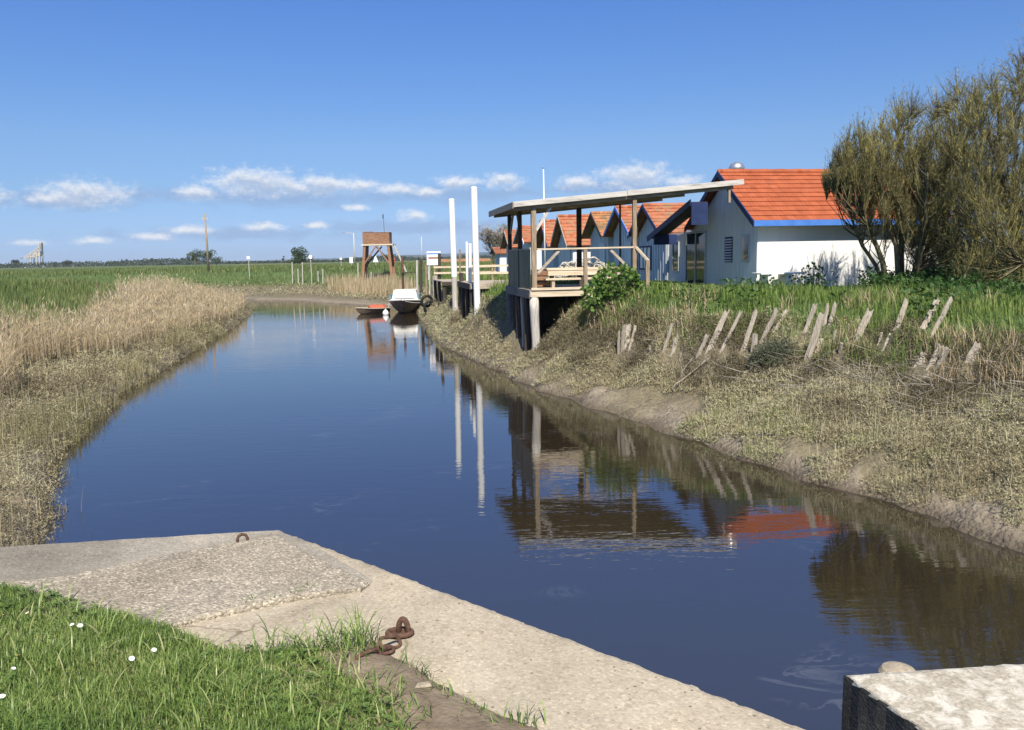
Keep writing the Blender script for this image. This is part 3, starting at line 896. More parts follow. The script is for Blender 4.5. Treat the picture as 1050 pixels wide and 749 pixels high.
TF = np.stack([ti[:-1, :-1], ti[:-1, 1:], ti[1:, 1:], ti[1:, :-1]], -1).reshape(-1, 4)
M['soil'] = surf('bare_soil', [(.3, (.10, .075, .05)), (.5, (.175, .135, .092)), (.72, (.25, .2, .14))], rough=.95, scale=(7, 7, 7), detail=8, bump=.8, bscale=50, bdist=.012)
TF = TF[(pip(TP[TF].mean(1), TURF)) | (dpoly(TP[TF].mean(1), TURF + TURF[:1]) < .09)]
so_ = np_mesh('soil', np.stack([TP[:, 0], TP[:, 1], TZ], 1), [TF], M['soil'], smooth=True)
tag(so_, kind='structure')

# ------------------------------------------------------------------ vegetation
def polar(n, dmin, dmax, a0=-40, a1=40, power=0.0):
    """random ground points, denser close by (power 0 = even per octave of distance)"""
    a = np.radians(RNG.uniform(a0, a1, n))
    u = RNG.uniform(0, 1, n)
    if power == 0: d = dmin * (dmax / dmin) ** u
    else: d = (dmin ** power + u * (dmax ** power - dmin ** power)) ** (1 / power)
    return np.stack([np.sin(a) * d, np.cos(a) * d], 1), d


def zone(n, dmin, dmax, cond, a0=-40, a1=40, power=0.0):
    P, d = polar(n, dmin, dmax, a0, a1, power)
    z, e, b = terrain(P)
    k = cond(P, d, z, e, b)
    P, d, z, e, b = P[k], d[k], z[k], e[k], b[k]
    q = pip(P, QUAY) | pip(P, [p[:2] for p in bl])
    k = ~q
    return np.stack([P[k, 0], P[k, 1], z[k]], 1), d[k], e[k], b[k]


def stuff(name, parts, m):
    V, F, T = merge(parts)
    return tag(np_mesh(name, V, F, m, {'tint': T}), kind='stuff')


def unif(n, a, b): return RNG.uniform(a, b, n)


def tint_of(P, scale, seed, mix=.5):
    """per-plant number: part clumps across the ground, part chance"""
    f = fbm(P[:, 0] * scale, P[:, 1] * scale, seed, 3)
    return np.clip(f * mix * 1.6 - .3 * mix + unif(len(P), 0, 1) * (1 - mix) + .1 * mix, 0, 1)


def tangle(P, d, tint, hmax, k, leaf=.05, wid=.012, flat=.55):
    """low twiggy plants: k short leafy shoots in all directions round every point"""
    n = len(P)
    Q = np.repeat(P, k, 0); dd = np.repeat(d, k); t = np.repeat(tint, k) + RNG.normal(0, .12, n * k)
    h = np.repeat(hmax, k)
    Q = Q + np.stack([RNG.normal(0, .07, n * k), RNG.normal(0, .07, n * k), unif(n * k, 0, 1) ** 1.3 * h], 1)
    D = RNG.normal(size=(n * k, 3)); D[:, 2] = np.abs(D[:, 2]) * flat + .25
    s = np.clip(dd / 12, 1, 4) ** .75
    return leaves(Q, D, leaf * unif(n * k, .6, 1.6) * s, wid * unif(n * k, .7, 1.5) * s, np.clip(t, 0, 1))

# the old revetment stakes (drawn further down); the plants stay short right in front of them
STAKES = [
 ((634, 364), (634.6, 338), .10, 'grey stake at the pavilion end of the row, leftmost of the upright cluster'),
 ((638, 361), (640, 332), .15, 'dark split stake, second in the upright cluster below the fig bush'),
 ((643.6, 351), (644.4, 332), .2, 'broad pale board stake in the middle of the upright cluster'),
 ((647.5, 352), (651.6, 333), .12, 'pointed pale stake at the right of the upright cluster'),
 ((666.4, 361), (666.6, 354), .08, 'tiny stub just right of the upright cluster'),
 ((680, 362), (690, 330), .12, 'lone pale stake with a ragged head between the cluster and the dense row'),
 ((689, 364), (692.5, 346), .11, 'short pointed stake just right of the lone ragged stake'),
 ((693, 359), (695.2, 342), .1, 'thin short splinter right of the lone ragged stake'),
 ((699, 363), (700.5, 354), .09, 'small stub right of the two short pointed stakes'),
 ((716, 366), (726, 342), .15, 'short leaning stake at the start of the dense row'),
 ((727, 361), (746, 318), .19, 'wide tall leaning stake above the driftwood branch'),
 ((740, 360), (760, 319), .12, 'slender tall leaning stake right of the wide one above the driftwood'),
 ((762, 359), (776, 317), .15, 'tall straight leaning stake left of the round dark shrub'),
 ((773, 363), (774.5, 342), .2, 'short broad upright stump beside the tall straight stake'),
 ((780, 353), (797, 317), .16, 'tall leaning stake rising out of the round dark shrub'),
 ((796, 338), (807, 318), .13, 'thin leaning stake behind the round dark shrub'),
 ((825, 343), (836, 311), .15, 'tall stake at the left of the bunch of four under the tamarisk'),
 ((828.5, 368), (844, 318), .2, 'longest stake of all, reaching lowest down the bank'),
 ((845, 334), (849.5, 311), .12, 'narrow stake second from right in the bunch of four'),
 ((851, 333), (857, 310), .14, 'rightmost stake of the bunch of four, leaning right'),
 ((838, 362), (842, 348), .14, 'short splintered stake at the foot of the longest stake'),
 ((852, 356), (857, 338), .08, 'slim pale splinter right of the longest stake'),
 ((861, 363), (863, 351), .1, 'small stump right of the slim pale splinter'),
 ((877, 352), (893, 317), .2, 'wide lone leaning stake split along its length'),
 ((902, 350), (904.5, 341), .08, 'tiny pale splinter right of the wide split stake'),
 ((909, 355), (914, 343), .13, 'short dull stake low in the dry grass'),
 ((919, 338), (930, 307), .15, 'tall clean leaning stake, first of the last three under the tamarisk'),
 ((946, 338), (962, 305), .17, 'tall notched leaning stake, middle of the last three under the tamarisk'),
 ((959, 338), (976, 305), .13, 'tall thin leaning stake, last of the three under the tamarisk'),
 ((943, 374), (948.5, 362), .2, 'low rotten stub, left of the lower right group'),
 ((956, 374), (965.5, 354), .2, 'dark capped stub in the lower right group'),
 ((964, 373), (972, 357), .18, 'pale leaning stub right of the dark capped one'),
 ((993, 372), (1003.5, 352), .22, 'rightmost dark capped stub standing apart low on the bank'),
]
CLEAR = np.array([ground_hit(*q[0]) for q in STAKES])
def off_stakes(P, d=None, z=None, e=None, b=None):
    ok = np.ones(len(P), dtype=bool)
    for x_, y_, z_ in CLEAR:
        L_ = math.hypot(x_, y_); fx_, fy_ = x_ / L_, y_ / L_
        rx, ry = P[:, 0] - x_, P[:, 1] - y_
        al = rx * fx_ + ry * fy_; ac = rx * fy_ - ry * fx_
        ok &= ~((np.abs(ac) < .13) & (al > -.42) & (al < .05))
    return ok
# --- salt-marsh plants on both banks
def under_deck(P):
    return pip(P, [pw(.2, .5), pw(4.0, .9), pw(4.4, 4.6), pw(.2, 4.6)]) | pip(P, [(-1.9, 34.3), (1.0, 34.8), (.6, 38.8), (-2.4, 38.6)])
PO = (0.15, 24.5); PR = math.radians(10)
def pw(a, b): return (PO[0] + a * math.cos(PR) - b * math.sin(PR), PO[1] + a * math.sin(PR) + b * math.cos(PR))
def c_right(P, d, z, e, b):
    edge = fbm(P[:, 0] * 1.2, P[:, 1] * 1.2, 201, 3)
    gap = fbm(P[:, 0] * 2.2, P[:, 1] * 2.2, 207, 3)
    mudflat = (P[:, 1] > 16.5) & (P[:, 1] < 21) & (e < .85 * sstep(16, 18, P[:, 1]) * (1 - sstep(19.5, 21, P[:, 1])) * (.6 + edge))
    return (b == 0) & (e > .05 + np.maximum(0, edge - .42) * 3.2 * (P[:, 1] < 24)) & (e < 4.6) & (gap > .22) & ~mudflat & ~under_deck(P) & off_stakes(P)
Pm, dm, em, bm = [np.concatenate(q_) for q_ in zip(zone(120000, 8.5, 25, c_right, 0, 42, .8), zone(26000, 25, 75, c_right, -10, 6, .4))]
pa = fbm(Pm[:, 0] * .42, Pm[:, 1] * .42, 305, 4)
tt = np.clip(tint_of(Pm, .9, 301, .5) * .75 + .25 - .75 * sstep(.5, .62, pa) * sstep(1.0, 2.0, em), 0, .93)
tt = np.where((pa < .36) & (RNG.random(len(Pm)) < .6), 1.0, tt)
hh = .035 + .42 * np.maximum(0, fbm(Pm[:, 0] * 1.3, Pm[:, 1] * 1.3, 303, 3) - .3) * sstep(.2, 1.5, em)
parts = [tangle(Pm, dm, tt, hh, 8, .05, .0095, flat=.7)]
ksel = RNG.random(len(Pm)) < .16
parts.append(blades(Pm[ksel], unif(ksel.sum(), .12, .38), .008 * np.clip(dm[ksel] / 10, 1, 3), unif(ksel.sum(), 0, .5), np.clip(tt[ksel] + .15, 0, 1)))
stuff('marsh_plants', parts, M['marsh'])

def c_left(P, d, z, e, b):
    gap = fbm(P[:, 0] * 1.8, P[:, 1] * 1.8, 217, 3)
    return (b == 2) & (e > -.1) & (e < 6) & (gap > .24) & (P[:, 0] < -2)
Pm, dm, em, bm = zone(80000, 6.5, 80, c_left, -46, -10, .45)
tt = tint_of(Pm, .5, 311, .6)
Pm[:, 2] = np.maximum(Pm[:, 2], -.02)
hh = .08 + .55 * np.maximum(0, fbm(Pm[:, 0] * 1.7, Pm[:, 1] * 1.7, 313, 3) - .3) * sstep(-.35, .3, em)
tt = np.clip(tt - .45 * (fbm(Pm[:, 0] * 1.7, Pm[:, 1] * 1.7, 313, 3) < .42) - .12, 0, 1)
parts = [tangle(Pm, dm, tt, hh, 10, .04, .0105, flat=.6)]
ksel = RNG.random(len(Pm)) < .12
parts.append(blades(Pm[ksel], unif(ksel.sum(), .25, .7), .007 * np.clip(dm[ksel] / 10, 1, 3), unif(ksel.sum(), 0, .4), np.clip(tt[ksel] + .2, 0, 1)))
stuff('marsh_plants', parts, M['marsh'])

# taller stems along the foot of the left bank
Pm, dm, em, bm = zone(70000, 16, 45, lambda P, d, z, e, b: (b == 2) & (e > -.2) & (e < 1.2) & (fbm(P[:, 0] * .8, P[:, 1] * .5, 331, 3) > .5), -46, -10, .5)
Pm[:, 2] = np.maximum(Pm[:, 2], -.02); k = len(Pm)
M['sedge'] = foliage('olive_sedge', [(0, (.11, .105, .045)), (.5, (.2, .19, .085)), (1, (.34, .29, .16))], trans=.25, rough=.7)
stuff('sedge', [blades(Pm, unif(k, .2, .55), .0055 * np.clip(dm / 13, 1, 3.5), unif(k, .02, .45), tint_of(Pm, .5, 335, .5))], M['sedge'])
# stalks standing in the shallows at the foot of the left bank
Pm, dm, em, bm = zone(60000, 8.5, 40, lambda P, d, z, e, b: (e > -.7) & (e < 0) & (P[:, 0] < -5) & (vnoise(P[:, 0] * 1.5, P[:, 1] * 1.5, 401) > .72), -46, -10)
n = len(Pm); sel = RNG.random(n) < .05; Pm = Pm[sel]; n = len(Pm)
stuff('drowned_stalks', [blades(Pm, unif(n, .3, .7), np.full(n, .012), unif(n, 0, .3), unif(n, 0, .5))], M['marsh'])

# far bank: low growth over the mud
Pm, dm, em, bm = zone(26000, 55, 110, lambda P, d, z, e, b: (b == 1) & (e > 2.5) & (e < 9), -35, 4)
stuff('marsh_plants', [tangle(Pm, dm, tint_of(Pm, .3, 321, .6), np.full(len(Pm), .3), 4, .06, .02)], M['marsh'])

# --- dry reeds
def c_reed(P, d, z, e, b):
    pt = fbm(P[:, 0] * .22, P[:, 1] * .16, 501, 3)
    lo = np.interp(P[:, 1], [10, 16, 18, 30, 45, 60], [9, 4.4, 2.6, 1.9, .9, .5])
    hi = np.interp(P[:, 1], [10, 20, 30, 40, 47, 62, 68], [6.0, 5.0, 4.3, 4.6, 7.5, 8, 5])
    core = (e > lo + (pt - .5) * 2.5) & (e < hi + (pt - .5) * 3)
    return (b == 2) & core & (P[:, 1] > 13) & (P[:, 1] < 70)
Pr, dr_, er_, br_ = zone(95000, 15, 72, c_reed, -46, -14, .4)
n = len(Pr)
h = unif(n, .8, 1.75) * np.interp(Pr[:, 1], [16, 34, 44], [1.08, 1.05, 1.0]) * (.75 + .3 * sstep(2, 5, er_))
tr_ = tint_of(Pr, .3, 511, .4)
wd = .0055 * np.clip(dr_ / 13, 1, 3.5)
tr_ = np.clip(tr_ + .1, 0, .95)
parts = [blades(Pr, h, wd, unif(n, .01, .17), tr_)]
for q_ in range(2):
    fr = unif(n, .35, .95)
    D = np.stack([RNG.normal(size=n), RNG.normal(size=n), unif(n, .6, 2.0)], 1)
    parts.append(leaves(Pr + np.stack([RNG.normal(0, .01, n), RNG.normal(0, .01, n), h * fr * .9], 1), D, unif(n, .2, .45), wd * 1.3, np.clip(tr_ + .08, 0, 1)))
pl = RNG.random(n) < .16
k_ = pl.sum()
parts.append(leaves(Pr[pl] + np.stack([np.zeros(k_), np.zeros(k_), h[pl] * .93], 1), np.stack([RNG.normal(0, .3, k_), RNG.normal(0, .3, k_), np.ones(k_)], 1), unif(k_, .15, .3), wd[pl] * 2.4, np.clip(tr_[pl] - .1, 0, 1)))
stuff('reeds', parts, M['reed'])
# thin patch on the far bank below the fishing hut
Pr, dr_, er_, br_ = zone(40000, 55, 105, lambda P, d, z, e, b: (b == 1) & (e > 4.5) & (e < 10) & (np.abs(P[:, 0] / P[:, 1] * FPX + 525 - 382) < 45 * (.4 + fbm(P[:, 0] * .2, P[:, 1] * .2, 521, 2))), -20, -3)
n = len(Pr); tr_ = unif(n, .2, 1)
stuff('reeds', [blades(Pr, unif(n, .8, 1.5), np.full(n, .045), unif(n, 0, .3), tr_)], M['reed'])

# --- green meadow and levee grass
def meadow(name, n, dmin, dmax, cond, a0, a1, h0, h1, w, seed, m=M['meadow'], power=.3, lean=.6):
    Pg, dg, eg, bg_ = zone(n, dmin, dmax, cond, a0, a1, power)
    k = len(Pg)
    cl = fbm(Pg[:, 0] * .35, Pg[:, 1] * .35, seed, 4)
    h = unif(k, h0, h1) * (.55 + .9 * cl)
    t = tint_of(Pg, .25, seed + 5, .45)
    return blades(Pg, h, w * np.clip(dg / 12, 1, 9), unif(k, .05, lean), t)
lf = meadow('m', 190000, 15, 130, lambda P, d, z, e, b: (b == 2) & (e > np.interp(P[:, 1], [20, 40, 50], [4.8, 5.2, 6.6]) + (fbm(P[:, 0] * .3, P[:, 1] * .3, 601, 3) - .5) * 2.5), -46, -8, .25, .6, .007, 611)
ff = meadow('m', 90000, 60, 260, lambda P, d, z, e, b: (b == 1) & (e > 8.0 + (fbm(P[:, 0] * .3, P[:, 1] * .3, 602, 3) - .5) * 3), -36, 2, .22, .55, .008, 621)
stuff('meadow_grass', [lf, ff], M['meadow'])
rg = meadow('m', 150000, 12, 60, lambda P, d, z, e, b: (b == 0) & off_stakes(P) & (e > 3.3 + (fbm(P[:, 0] * .9, P[:, 1] * .9, 603, 3) - .5) * 2.2) & ((P[:, 0] < 7.3 + .0 * d) | (P[:, 1] < 26)) & (e < 12) & ~under_deck(P), -8, 44, .16, .42, .010, 631)
stuff('bank_grass', [rg], M['bank_green'])
def c_dry(P, d, z, e, b):
    return (b == 0) & off_stakes(P) & (e > 3.0) & (e < 6.2) & (fbm(P[:, 0] * .6, P[:, 1] * .6, 641, 3) > .55 - .1 * ((e > 3.2) & (e < 4.4)))
Pg, dg, eg, bg_ = zone(60000, 13, 34, c_dry, 0, 44, .4)
k = len(Pg)
stuff('dry_grass', [blades(Pg, unif(k, .2, .55), .009 * np.clip(dg / 12, 1, 3), unif(k, .2, .8), tint_of(Pg, .8, 651, .3))], M['reed'])
# dead twigs and stems lying over the marsh below the stakes
Pg, dg, eg, bg_ = zone(9000, 12, 24, lambda P, d, z, e, b: (b == 0) & (e > 1.8) & (e < 3.6) & (fbm(P[:, 0] * .7, P[:, 1] * .7, 661, 3) > .5), 5, 42)
k = len(Pg)
D = np.stack([RNG.normal(size=k), RNG.normal(size=k), np.abs(RNG.normal(0, .35, k))], 1)
stuff('dead_twigs', [leaves(Pg + np.array([0, 0, .12]), D, unif(k, .3, .8), unif(k, .008, .014), unif(k, 0, .8))], M['bare_twig'])
# dark docks and nettles among the grass at the top of the bank
Pg, dg, eg, bg_ = zone(14000, 16, 27, lambda P, d, z, e, b: (b == 0) & (e > 4.6) & ~((P[:, 1] > 23.2) & (P[:, 0] < 10.2)) & (fbm(P[:, 0] * .55, P[:, 1] * .55, 671, 3) > .5), 5, 42)
k = len(Pg)
D = np.stack([RNG.normal(size=k), RNG.normal(size=k), np.abs(RNG.normal(0, .8, k))], 1)
stuff('broad_weeds', [leaves(Pg + np.stack([np.zeros(k), np.zeros(k), unif(k, .1, .42)], 1), D, unif(k, .08, .18), unif(k, .04, .08), unif(k, 0, 1))], M['bramble'])

# --- the lawn at the photographer's feet
px_lawn = [(-80, 598), (0, 606), (60, 616), (110, 631), (180, 652), (235, 676), (325, 676), (345, 700), (400, 735), (430, 770), (430, 900)]
LAWN = [at(x, y, QZ)[:2] for x, y in px_lawn] + [(-6.6, 1.5), (-6.6, 2.98)]
def lawn_pts(n):
    P = np.stack([unif(n, -4.2, .1), unif(n, 1.6, 4.3)], 1)
    P = np.concatenate([P, np.stack([unif(n // 4, -6.6, -4.2), unif(n // 4, 1.6, 4.0)], 1)])
    return P[pip(P, LAWN)]
Pl = lawn_pts(430000)
zl = turf_z(Pl)
cl = fbm(Pl[:, 0] * 4, Pl[:, 1] * 4, 701, 3)
edge = np.minimum(1, dpoly(Pl, LAWN + LAWN[:1]) / .35)
k = len(Pl)
h = unif(k, .028, .088) * (.5 + 1.0 * cl) * (.55 + .45 * edge)
B3 = np.stack([Pl[:, 0], Pl[:, 1], zl - .005], 1)
keep = RNG.random(k) < .62
tl = tint_of(Pl, 2.5, 705, .4)
lawn = blades(B3[keep], h[keep], unif(keep.sum(), .002, .0048), unif(keep.sum(), .1, .95), tl[keep], segs=3)
# a few long broad blades
lb = RNG.random(k) < .005
lawn2 = blades(B3[lb], unif(lb.sum(), .08, .14), unif(lb.sum(), .005, .009), unif(lb.sum(), .4, 1.0), np.clip(tl[lb] + .2, 0, .93), segs=4)
stuff('lawn_grass', [lawn, lawn2], M['turf'])
# clover and other broad small leaves
Pc = lawn_pts(34000)
kc = fbm(Pc[:, 0] * 2.2, Pc[:, 1] * 2.2, 711, 3) > .5
kc &= (dpoly(Pc, LAWN + LAWN[:1]) > .22) | (RNG.random(len(Pc)) < .2)
Pc = Pc[kc]; k = len(Pc); zc = turf_z(Pc) + unif(k, .008, .042)
ps = []
a0 = unif(k, 0, 2 * PI)
tcv = unif(k, 0, 1)
for j in range(3):
    a = a0 + j * 2 * PI / 3
    D = np.stack([np.cos(a), np.sin(a), unif(k, -.1, .5)], 1)
    ps.append(leaves(np.stack([Pc[:, 0], Pc[:, 1], zc], 1), D, unif(k, .012, .026), unif(k, .011, .022), tcv, side=np.tile([[0.0, 0, 1]], (k, 1)) + RNG.normal(0, .15, (k, 3))))
stuff('clover', ps, M['clover'])
# long grass hanging over the concrete edge, and weeds in the joint and along the soil
tufts = []
def tuft(px, py, n, h0, h1, spread, lean=1.0, z=QZ):
    x, y, _ = at(px, py, z)
    P = np.stack([RNG.normal(x, spread, n), RNG.normal(y, spread, n), np.full(n, z)], 1)
    tufts.append(blades(P, unif(n, h0, h1), unif(n, .003, .007), unif(n, .3, lean), unif(n, .1, .97), segs=4))
for px_, py_, n_, h0, h1, s_ in [(360, 668, 60, .07, .2, .05), (340, 674, 60, .07, .2, .05), (315, 676, 60, .06, .17, .05), (290, 678, 50, .06, .16, .05), (372, 662, 30, .08, .2, .03), (250, 680, 50, .06, .14, .06),
                                 (350, 690, 70, .05, .13, .06), (390, 725, 90, .05, .12, .07), (360, 715, 90, .05, .12, .06), (410, 742, 70, .05, .11, .06), (330, 700, 60, .05, .12, .06)]:
    tuft(px_, py_, n_, h0, h1, s_)
for px_, py_ in [(254, 622), (262, 620), (310, 610), (318, 607), (300, 612), (278, 617)]: tuft(px_, py_, 14, .02, .06, .015)
for px_, py_ in [(418, 684), (432, 690), (440, 698), (455, 712), (462, 718), (480, 728), (490, 735), (520, 742), (535, 745), (548, 746), (505, 748), (470, 745)]: tuft(px_, py_, 9, .03, .09, .018, .8)
stuff('grass_tufts', tufts, M['turf'])

# ------------------------------------------------------------------ buildings
def slope(mb, a0, a1, e, r, n, lip=.03, under=.05):
    """courses of tiles between eave e=(b,z) and ridge r=(b,z), running along a"""
    e, r = Vector(e), Vector(r)
    d = (r - e).normalized()
    nr = Vector((-d.y, d.x))
    if nr.y < 0: nr = -nr
    for i in range(n):
        p0 = e.lerp(r, i / n); p1 = e.lerp(r, min(1, (i + 1.12) / n))
        lo0, hi0 = p0 - nr * (under if i == 0 else .0), p0 + nr * lip
        lo1, hi1 = p1 - nr * .0, p1 + nr * .006
        vs = []
        for a in (a0, a1):
            vs += [(a, lo0.x, lo0.y), (a, lo1.x, lo1.y), (a, hi1.x, hi1.y), (a, hi0.x, hi0.y)]
        mb.add(vs, [(0, 1, 2, 3), (7, 6, 5, 4), (0, 4, 5, 1), (1, 5, 6, 2), (2, 6, 7, 3), (3, 7, 4, 0)])
    return mb


def strip(mb, a0, a1, p, q, th):
    """sloping board between (b,z) points p and q, from a0 to a1, hanging th below the line"""
    vs = []
    for a in (a0, a1):
        vs += [(a, p[0], p[1]), (a, q[0], q[1]), (a, q[0], q[1] - th), (a, p[0], p[1] - th)]
    return mb.add(vs, [(0, 1, 2, 3), (7, 6, 5, 4), (0, 4, 5, 1), (1, 5, 6, 2), (2, 6, 7, 3), (3, 7, 4, 0)])


HO = (7.83, 25.5); HR = math.radians(9)
house = thing('house', 'white rendered house with bright orange tiled roof and blue fascia beside the pavilion', 'house', (HO[0], HO[1], 0), HR)
LEN = 6.3; RB, RZ = 2.4, 6.45; EZ = 4.97
w = MB()
w.prism([(0, 2.0), (8.8, 2.0), (8.8, 4.25), (5.2, 4.72), (RB, RZ - .16), (0, EZ - .15)], 'x', 0, LEN)
w.build('wall', M['render_white'], house)
pl_ = MB()      # painted boarding over the gable towards the river
edges = [(0.012 + i * .31, 0.012 + (i + 1) * .31 - .012) for i in range(28)]
def gz(b): return np.interp(b, [0, RB, 5.2, 8.8], [EZ - .18, RZ - .2, 4.7, 4.22])
for b0, b1 in edges:
    if b1 > 8.78: continue
    pl_.prism([(b0, 2.1), (b1, 2.1), (b1, gz(b1) - .02), (b0, gz(b0) - .02)], 'x', -.022, -.003)
gable = pl_.build('gable_boarding', M['plank_white'], house)
rf = MB()
slope(rf, -.32, LEN + .25, (-.36, EZ - .29), (RB, RZ), 11, .034)
slope(rf, -.32, LEN + .25, (5.4, 4.66), (RB, RZ), 11, .034)
roof = rf.build('roof', M['tile'], house)
rc = MB(); rc.tube([(a, RB, RZ + .0) for a in np.linspace(-.34, LEN + .27, 22)], [.1 + .012 * (i % 2) for i in range(22)], 8)
rc.build('ridge_tiles', M['tile'], roof, smooth=True)
mt = MB(); mt.lathe([(.15, 0), (.15, .22), (.2, .24), (.27, .34), (.27, .42), (.2, .54), (.06, .6)], 16, (.5, RB + .35, RZ - .22))
cowl = mt.build('ventilation_cowl', M['metal'], roof, smooth=True)
fs_ = MB(); fs_.box(-.34, LEN + .27, -.387, -.363, EZ - .45, EZ - .27)
fs_.build('fascia_board', M['blue'], house, bevel=.004)
sf = MB(); sf.box(-.3, LEN + .22, -.36, -.003, EZ - .42, EZ - .39)
sf.build('soffit', M['plank_white'], house)
bg2 = MB(); strip(bg2, -.36, -.325, (-.39, EZ - .28), (RB, RZ + .04), .2); bg2.build('barge_board', M['dark_blue'], house)
bg2 = MB(); strip(bg2, -.36, -.325, (RB + .004, RZ + .04), (5.4, 4.7), .2); bg2.build('barge_board', M['dark_blue'], house)
# lean-to roof over the terrace door
pr = MB(); strip(pr, -1.0, -.37, (3.2, 5.52), (7.7, 4.42), .07); porch = pr.build('porch_roof', M['dark_wood'], house)
pb = MB(); strip(pb, -1.04, -1.003, (3.1, 5.60), (7.75, 4.46), .22); pb.build('barge_board', M['dark_blue'], porch)
pb = MB(); pb.box(-.98, -.38, 3.1, 3.16, 4.72, 5.5); pb.build('end_panel', M['dark_blue'], porch)
pb = MB(); pb.box(-.98, -.026, 7.0, 7.08, 4.1, 4.5); pb.build('bracket', M['dark_blue'], porch)
# terrace door: two glazed leaves
dr = MB()
for b0, b1 in ((4.02, 4.09), (4.97, 5.04), (5.93, 6.0)): dr.box(-.07, -.024, b0, b1, 2.3, 4.55)
dr.box(-.068, -.025, 4.09, 4.97, 4.48, 4.55); dr.box(-.068, -.025, 5.04, 5.93, 4.48, 4.55)
dr.box(-.068, -.025, 4.09, 4.97, 2.3, 2.42); dr.box(-.068, -.025, 5.04, 5.93, 2.3, 2.42)
door = dr.build('door', M['frame_grey'], house)
dg_ = MB(); dg_.box(-.045, -.03, 4.09, 4.97, 2.42, 4.48); dg_.box(-.045, -.03, 5.04, 5.93, 2.42, 4.48); dg_.build('glass', M['glass'], door)
wf_ = MB()
for z0, z1 in ((3.0, 3.06), (3.5, 3.55), (4.14, 4.2)): wf_.box(-.07, -.024, 6.75, 7.45, z0, z1)
for b0, b1 in ((6.75, 6.81), (7.39, 7.45)): wf_.box(-.068, -.025, b0, b1, 3.06, 4.14)
win = wf_.build('window', M['frame_grey'], house)
wg = MB(); wg.box(-.045, -.03, 6.81, 7.39, 3.06, 3.5); wg.box(-.045, -.03, 6.81, 7.39, 3.55, 4.14); wg.build('pane', M['glass'], win)
lv = MB()
for i in range(9):
    z = 3.48 + i * .09
    lv.add([(-.03, 1.82, z), (-.03, 2.42, z), (-.075, 2.42, z - .05), (-.075, 1.82, z - .05), (-.024, 1.82, z + .01), (-.024, 2.42, z + .01)], [(0, 1, 2, 3), (4, 5, 1, 0)])
lou = lv.build('louvre', M['plank_white'], house)
lb_ = MB(); lb_.box(-.028, -.0235, 1.8, 2.44, 3.4, 4.26); lb_.build('backing', M['black'], lou)
sh = MB(); sh.box(-.05, -.024, .52, 1.08, 3.42, 4.32)
shut = sh.build('window', M['frame_grey'], house)
sg = MB(); sg.box(-.056, -.052, .58, 1.02, 3.48, 4.26); sg.build('pane', M['glass'], shut)
dp = MB(); dp.tube([(-.06, 7.95, 2.2), (-.06, 7.95, 4.2)], .04, 8); dp.build('downpipe', M['frame_grey'], house)
# small slab bench against the wall corner
bx_, by_ = HO[0] + .05, HO[1] - .55
bench = thing('slab_bench', 'low white block bench with thin slab top at the white house corner', 'bench', (bx_, by_, 2.68), HR)
m = MB(); m.box(-.25, 1.25, -.3, .35, .36, .41); m.build('slab_top', M['render_white'], bench, bevel=.006)
m = MB(); m.box(0.0, .12, -.26, .32, -.6, .36); m.build('support', M['render_white'], bench)
m = MB(); m.box(.62, .74, -.26, .32, -.6, .36); m.build('support', M['render_white'], bench)

# --- the row of cabins behind the pavilion
def cabin(px, py, Y, label, wall, tile, barge, half=1.72, length=5.5, wallz=None, rise=1.05, kind='cabin', win=0, door=0):
    x, y, rz_ = aty(px, py, Y)
    gz0 = 2.3
    r = math.radians(10)
    ox = x + math.cos(r) * .45; oy = y + math.sin(r) * .45
    o = thing('cabin', label, 'cabin', (ox, oy, 0), r, 'row of tiled cabins behind the pavilion')
    ez = rz_ - rise
    m = MB()
    m.prism([(-half, gz0), (half, gz0), (half, ez - .08), (0, rz_ - .14), (-half, ez - .08)], 'x', 0, length)
    m.build('wall', wall, o)
    m = MB()
    nb = int(2 * half / .3)
    for i in range(nb + 1):
        b = -half + .05 + i * (2 * half - .1) / nb
        m.box(-.03, -.003, b - .02, b + .02, gz0 + .05, ez - .1 + (1 - abs(b) / half) * rise * .9)
    m.build('cover_strip', wall, o)
    m = MB()
    k = half + .28
    zz = rz_ - rise * k / half
    slope(m, -.45, length + .2, (-k, zz), (0, rz_), 8, .03)
    slope(m, -.45, length + .2, (k, zz), (0, rz_), 8, .03)
    ro = m.build('roof', tile, o)
    m = MB(); m.tube([(a, 0, rz_ + .01) for a in np.linspace(-.46, length + .2, 18)], [.09 + .012 * (i % 2) for i in range(18)], 7)
    m.build('ridge_tiles', tile, ro, smooth=True)
    m = MB(); strip(m, -.49, -.455, (-k, zz + .03), (0, rz_ + .05), .17); m.build('barge_board', barge, o)
    m = MB(); strip(m, -.49, -.455, (.003, rz_ + .05), (k, zz + .03), .17); m.build('barge_board', barge, o)
    if door:
        m = MB(); m.box(-.05, -.031, -half + .55, -half + 1.4, gz0, 4.35); m.build('door', barge if door == 2 else M['plank_blue'], o)
    if win:
        fr = MB(); b0 = .1
        for j in range(win + 1): fr.box(-.06, -.0315, b0 + j * .48 - .035, b0 + j * .48 + .035, 3.05, 4.1)
        for j in range(win):
            fr.box(-.058, -.0325, b0 + j * .48 + .036, b0 + (j + 1) * .48 - .036, 3.05, 3.12); fr.box(-.058, -.0325, b0 + j * .48 + .036, b0 + (j + 1) * .48 - .036, 4.03, 4.1)
        f_ = fr.build('window', M['dark_blue'], o)
        pn = MB()
        for j in range(win): pn.box(-.04, -.034, b0 + j * .48 + .036, b0 + (j + 1) * .48 - .036, 3.12, 4.03)
        pn.build('pane', M['sign_white'] if win == 3 else M['glass'], f_)
    return o
cabin(659, 211, 35.0, 'grey blue boarded cabin nearest to the white house, with three pale window panels', M['plank_blue'], M['tile_old'], M['dark_blue'], win=3)
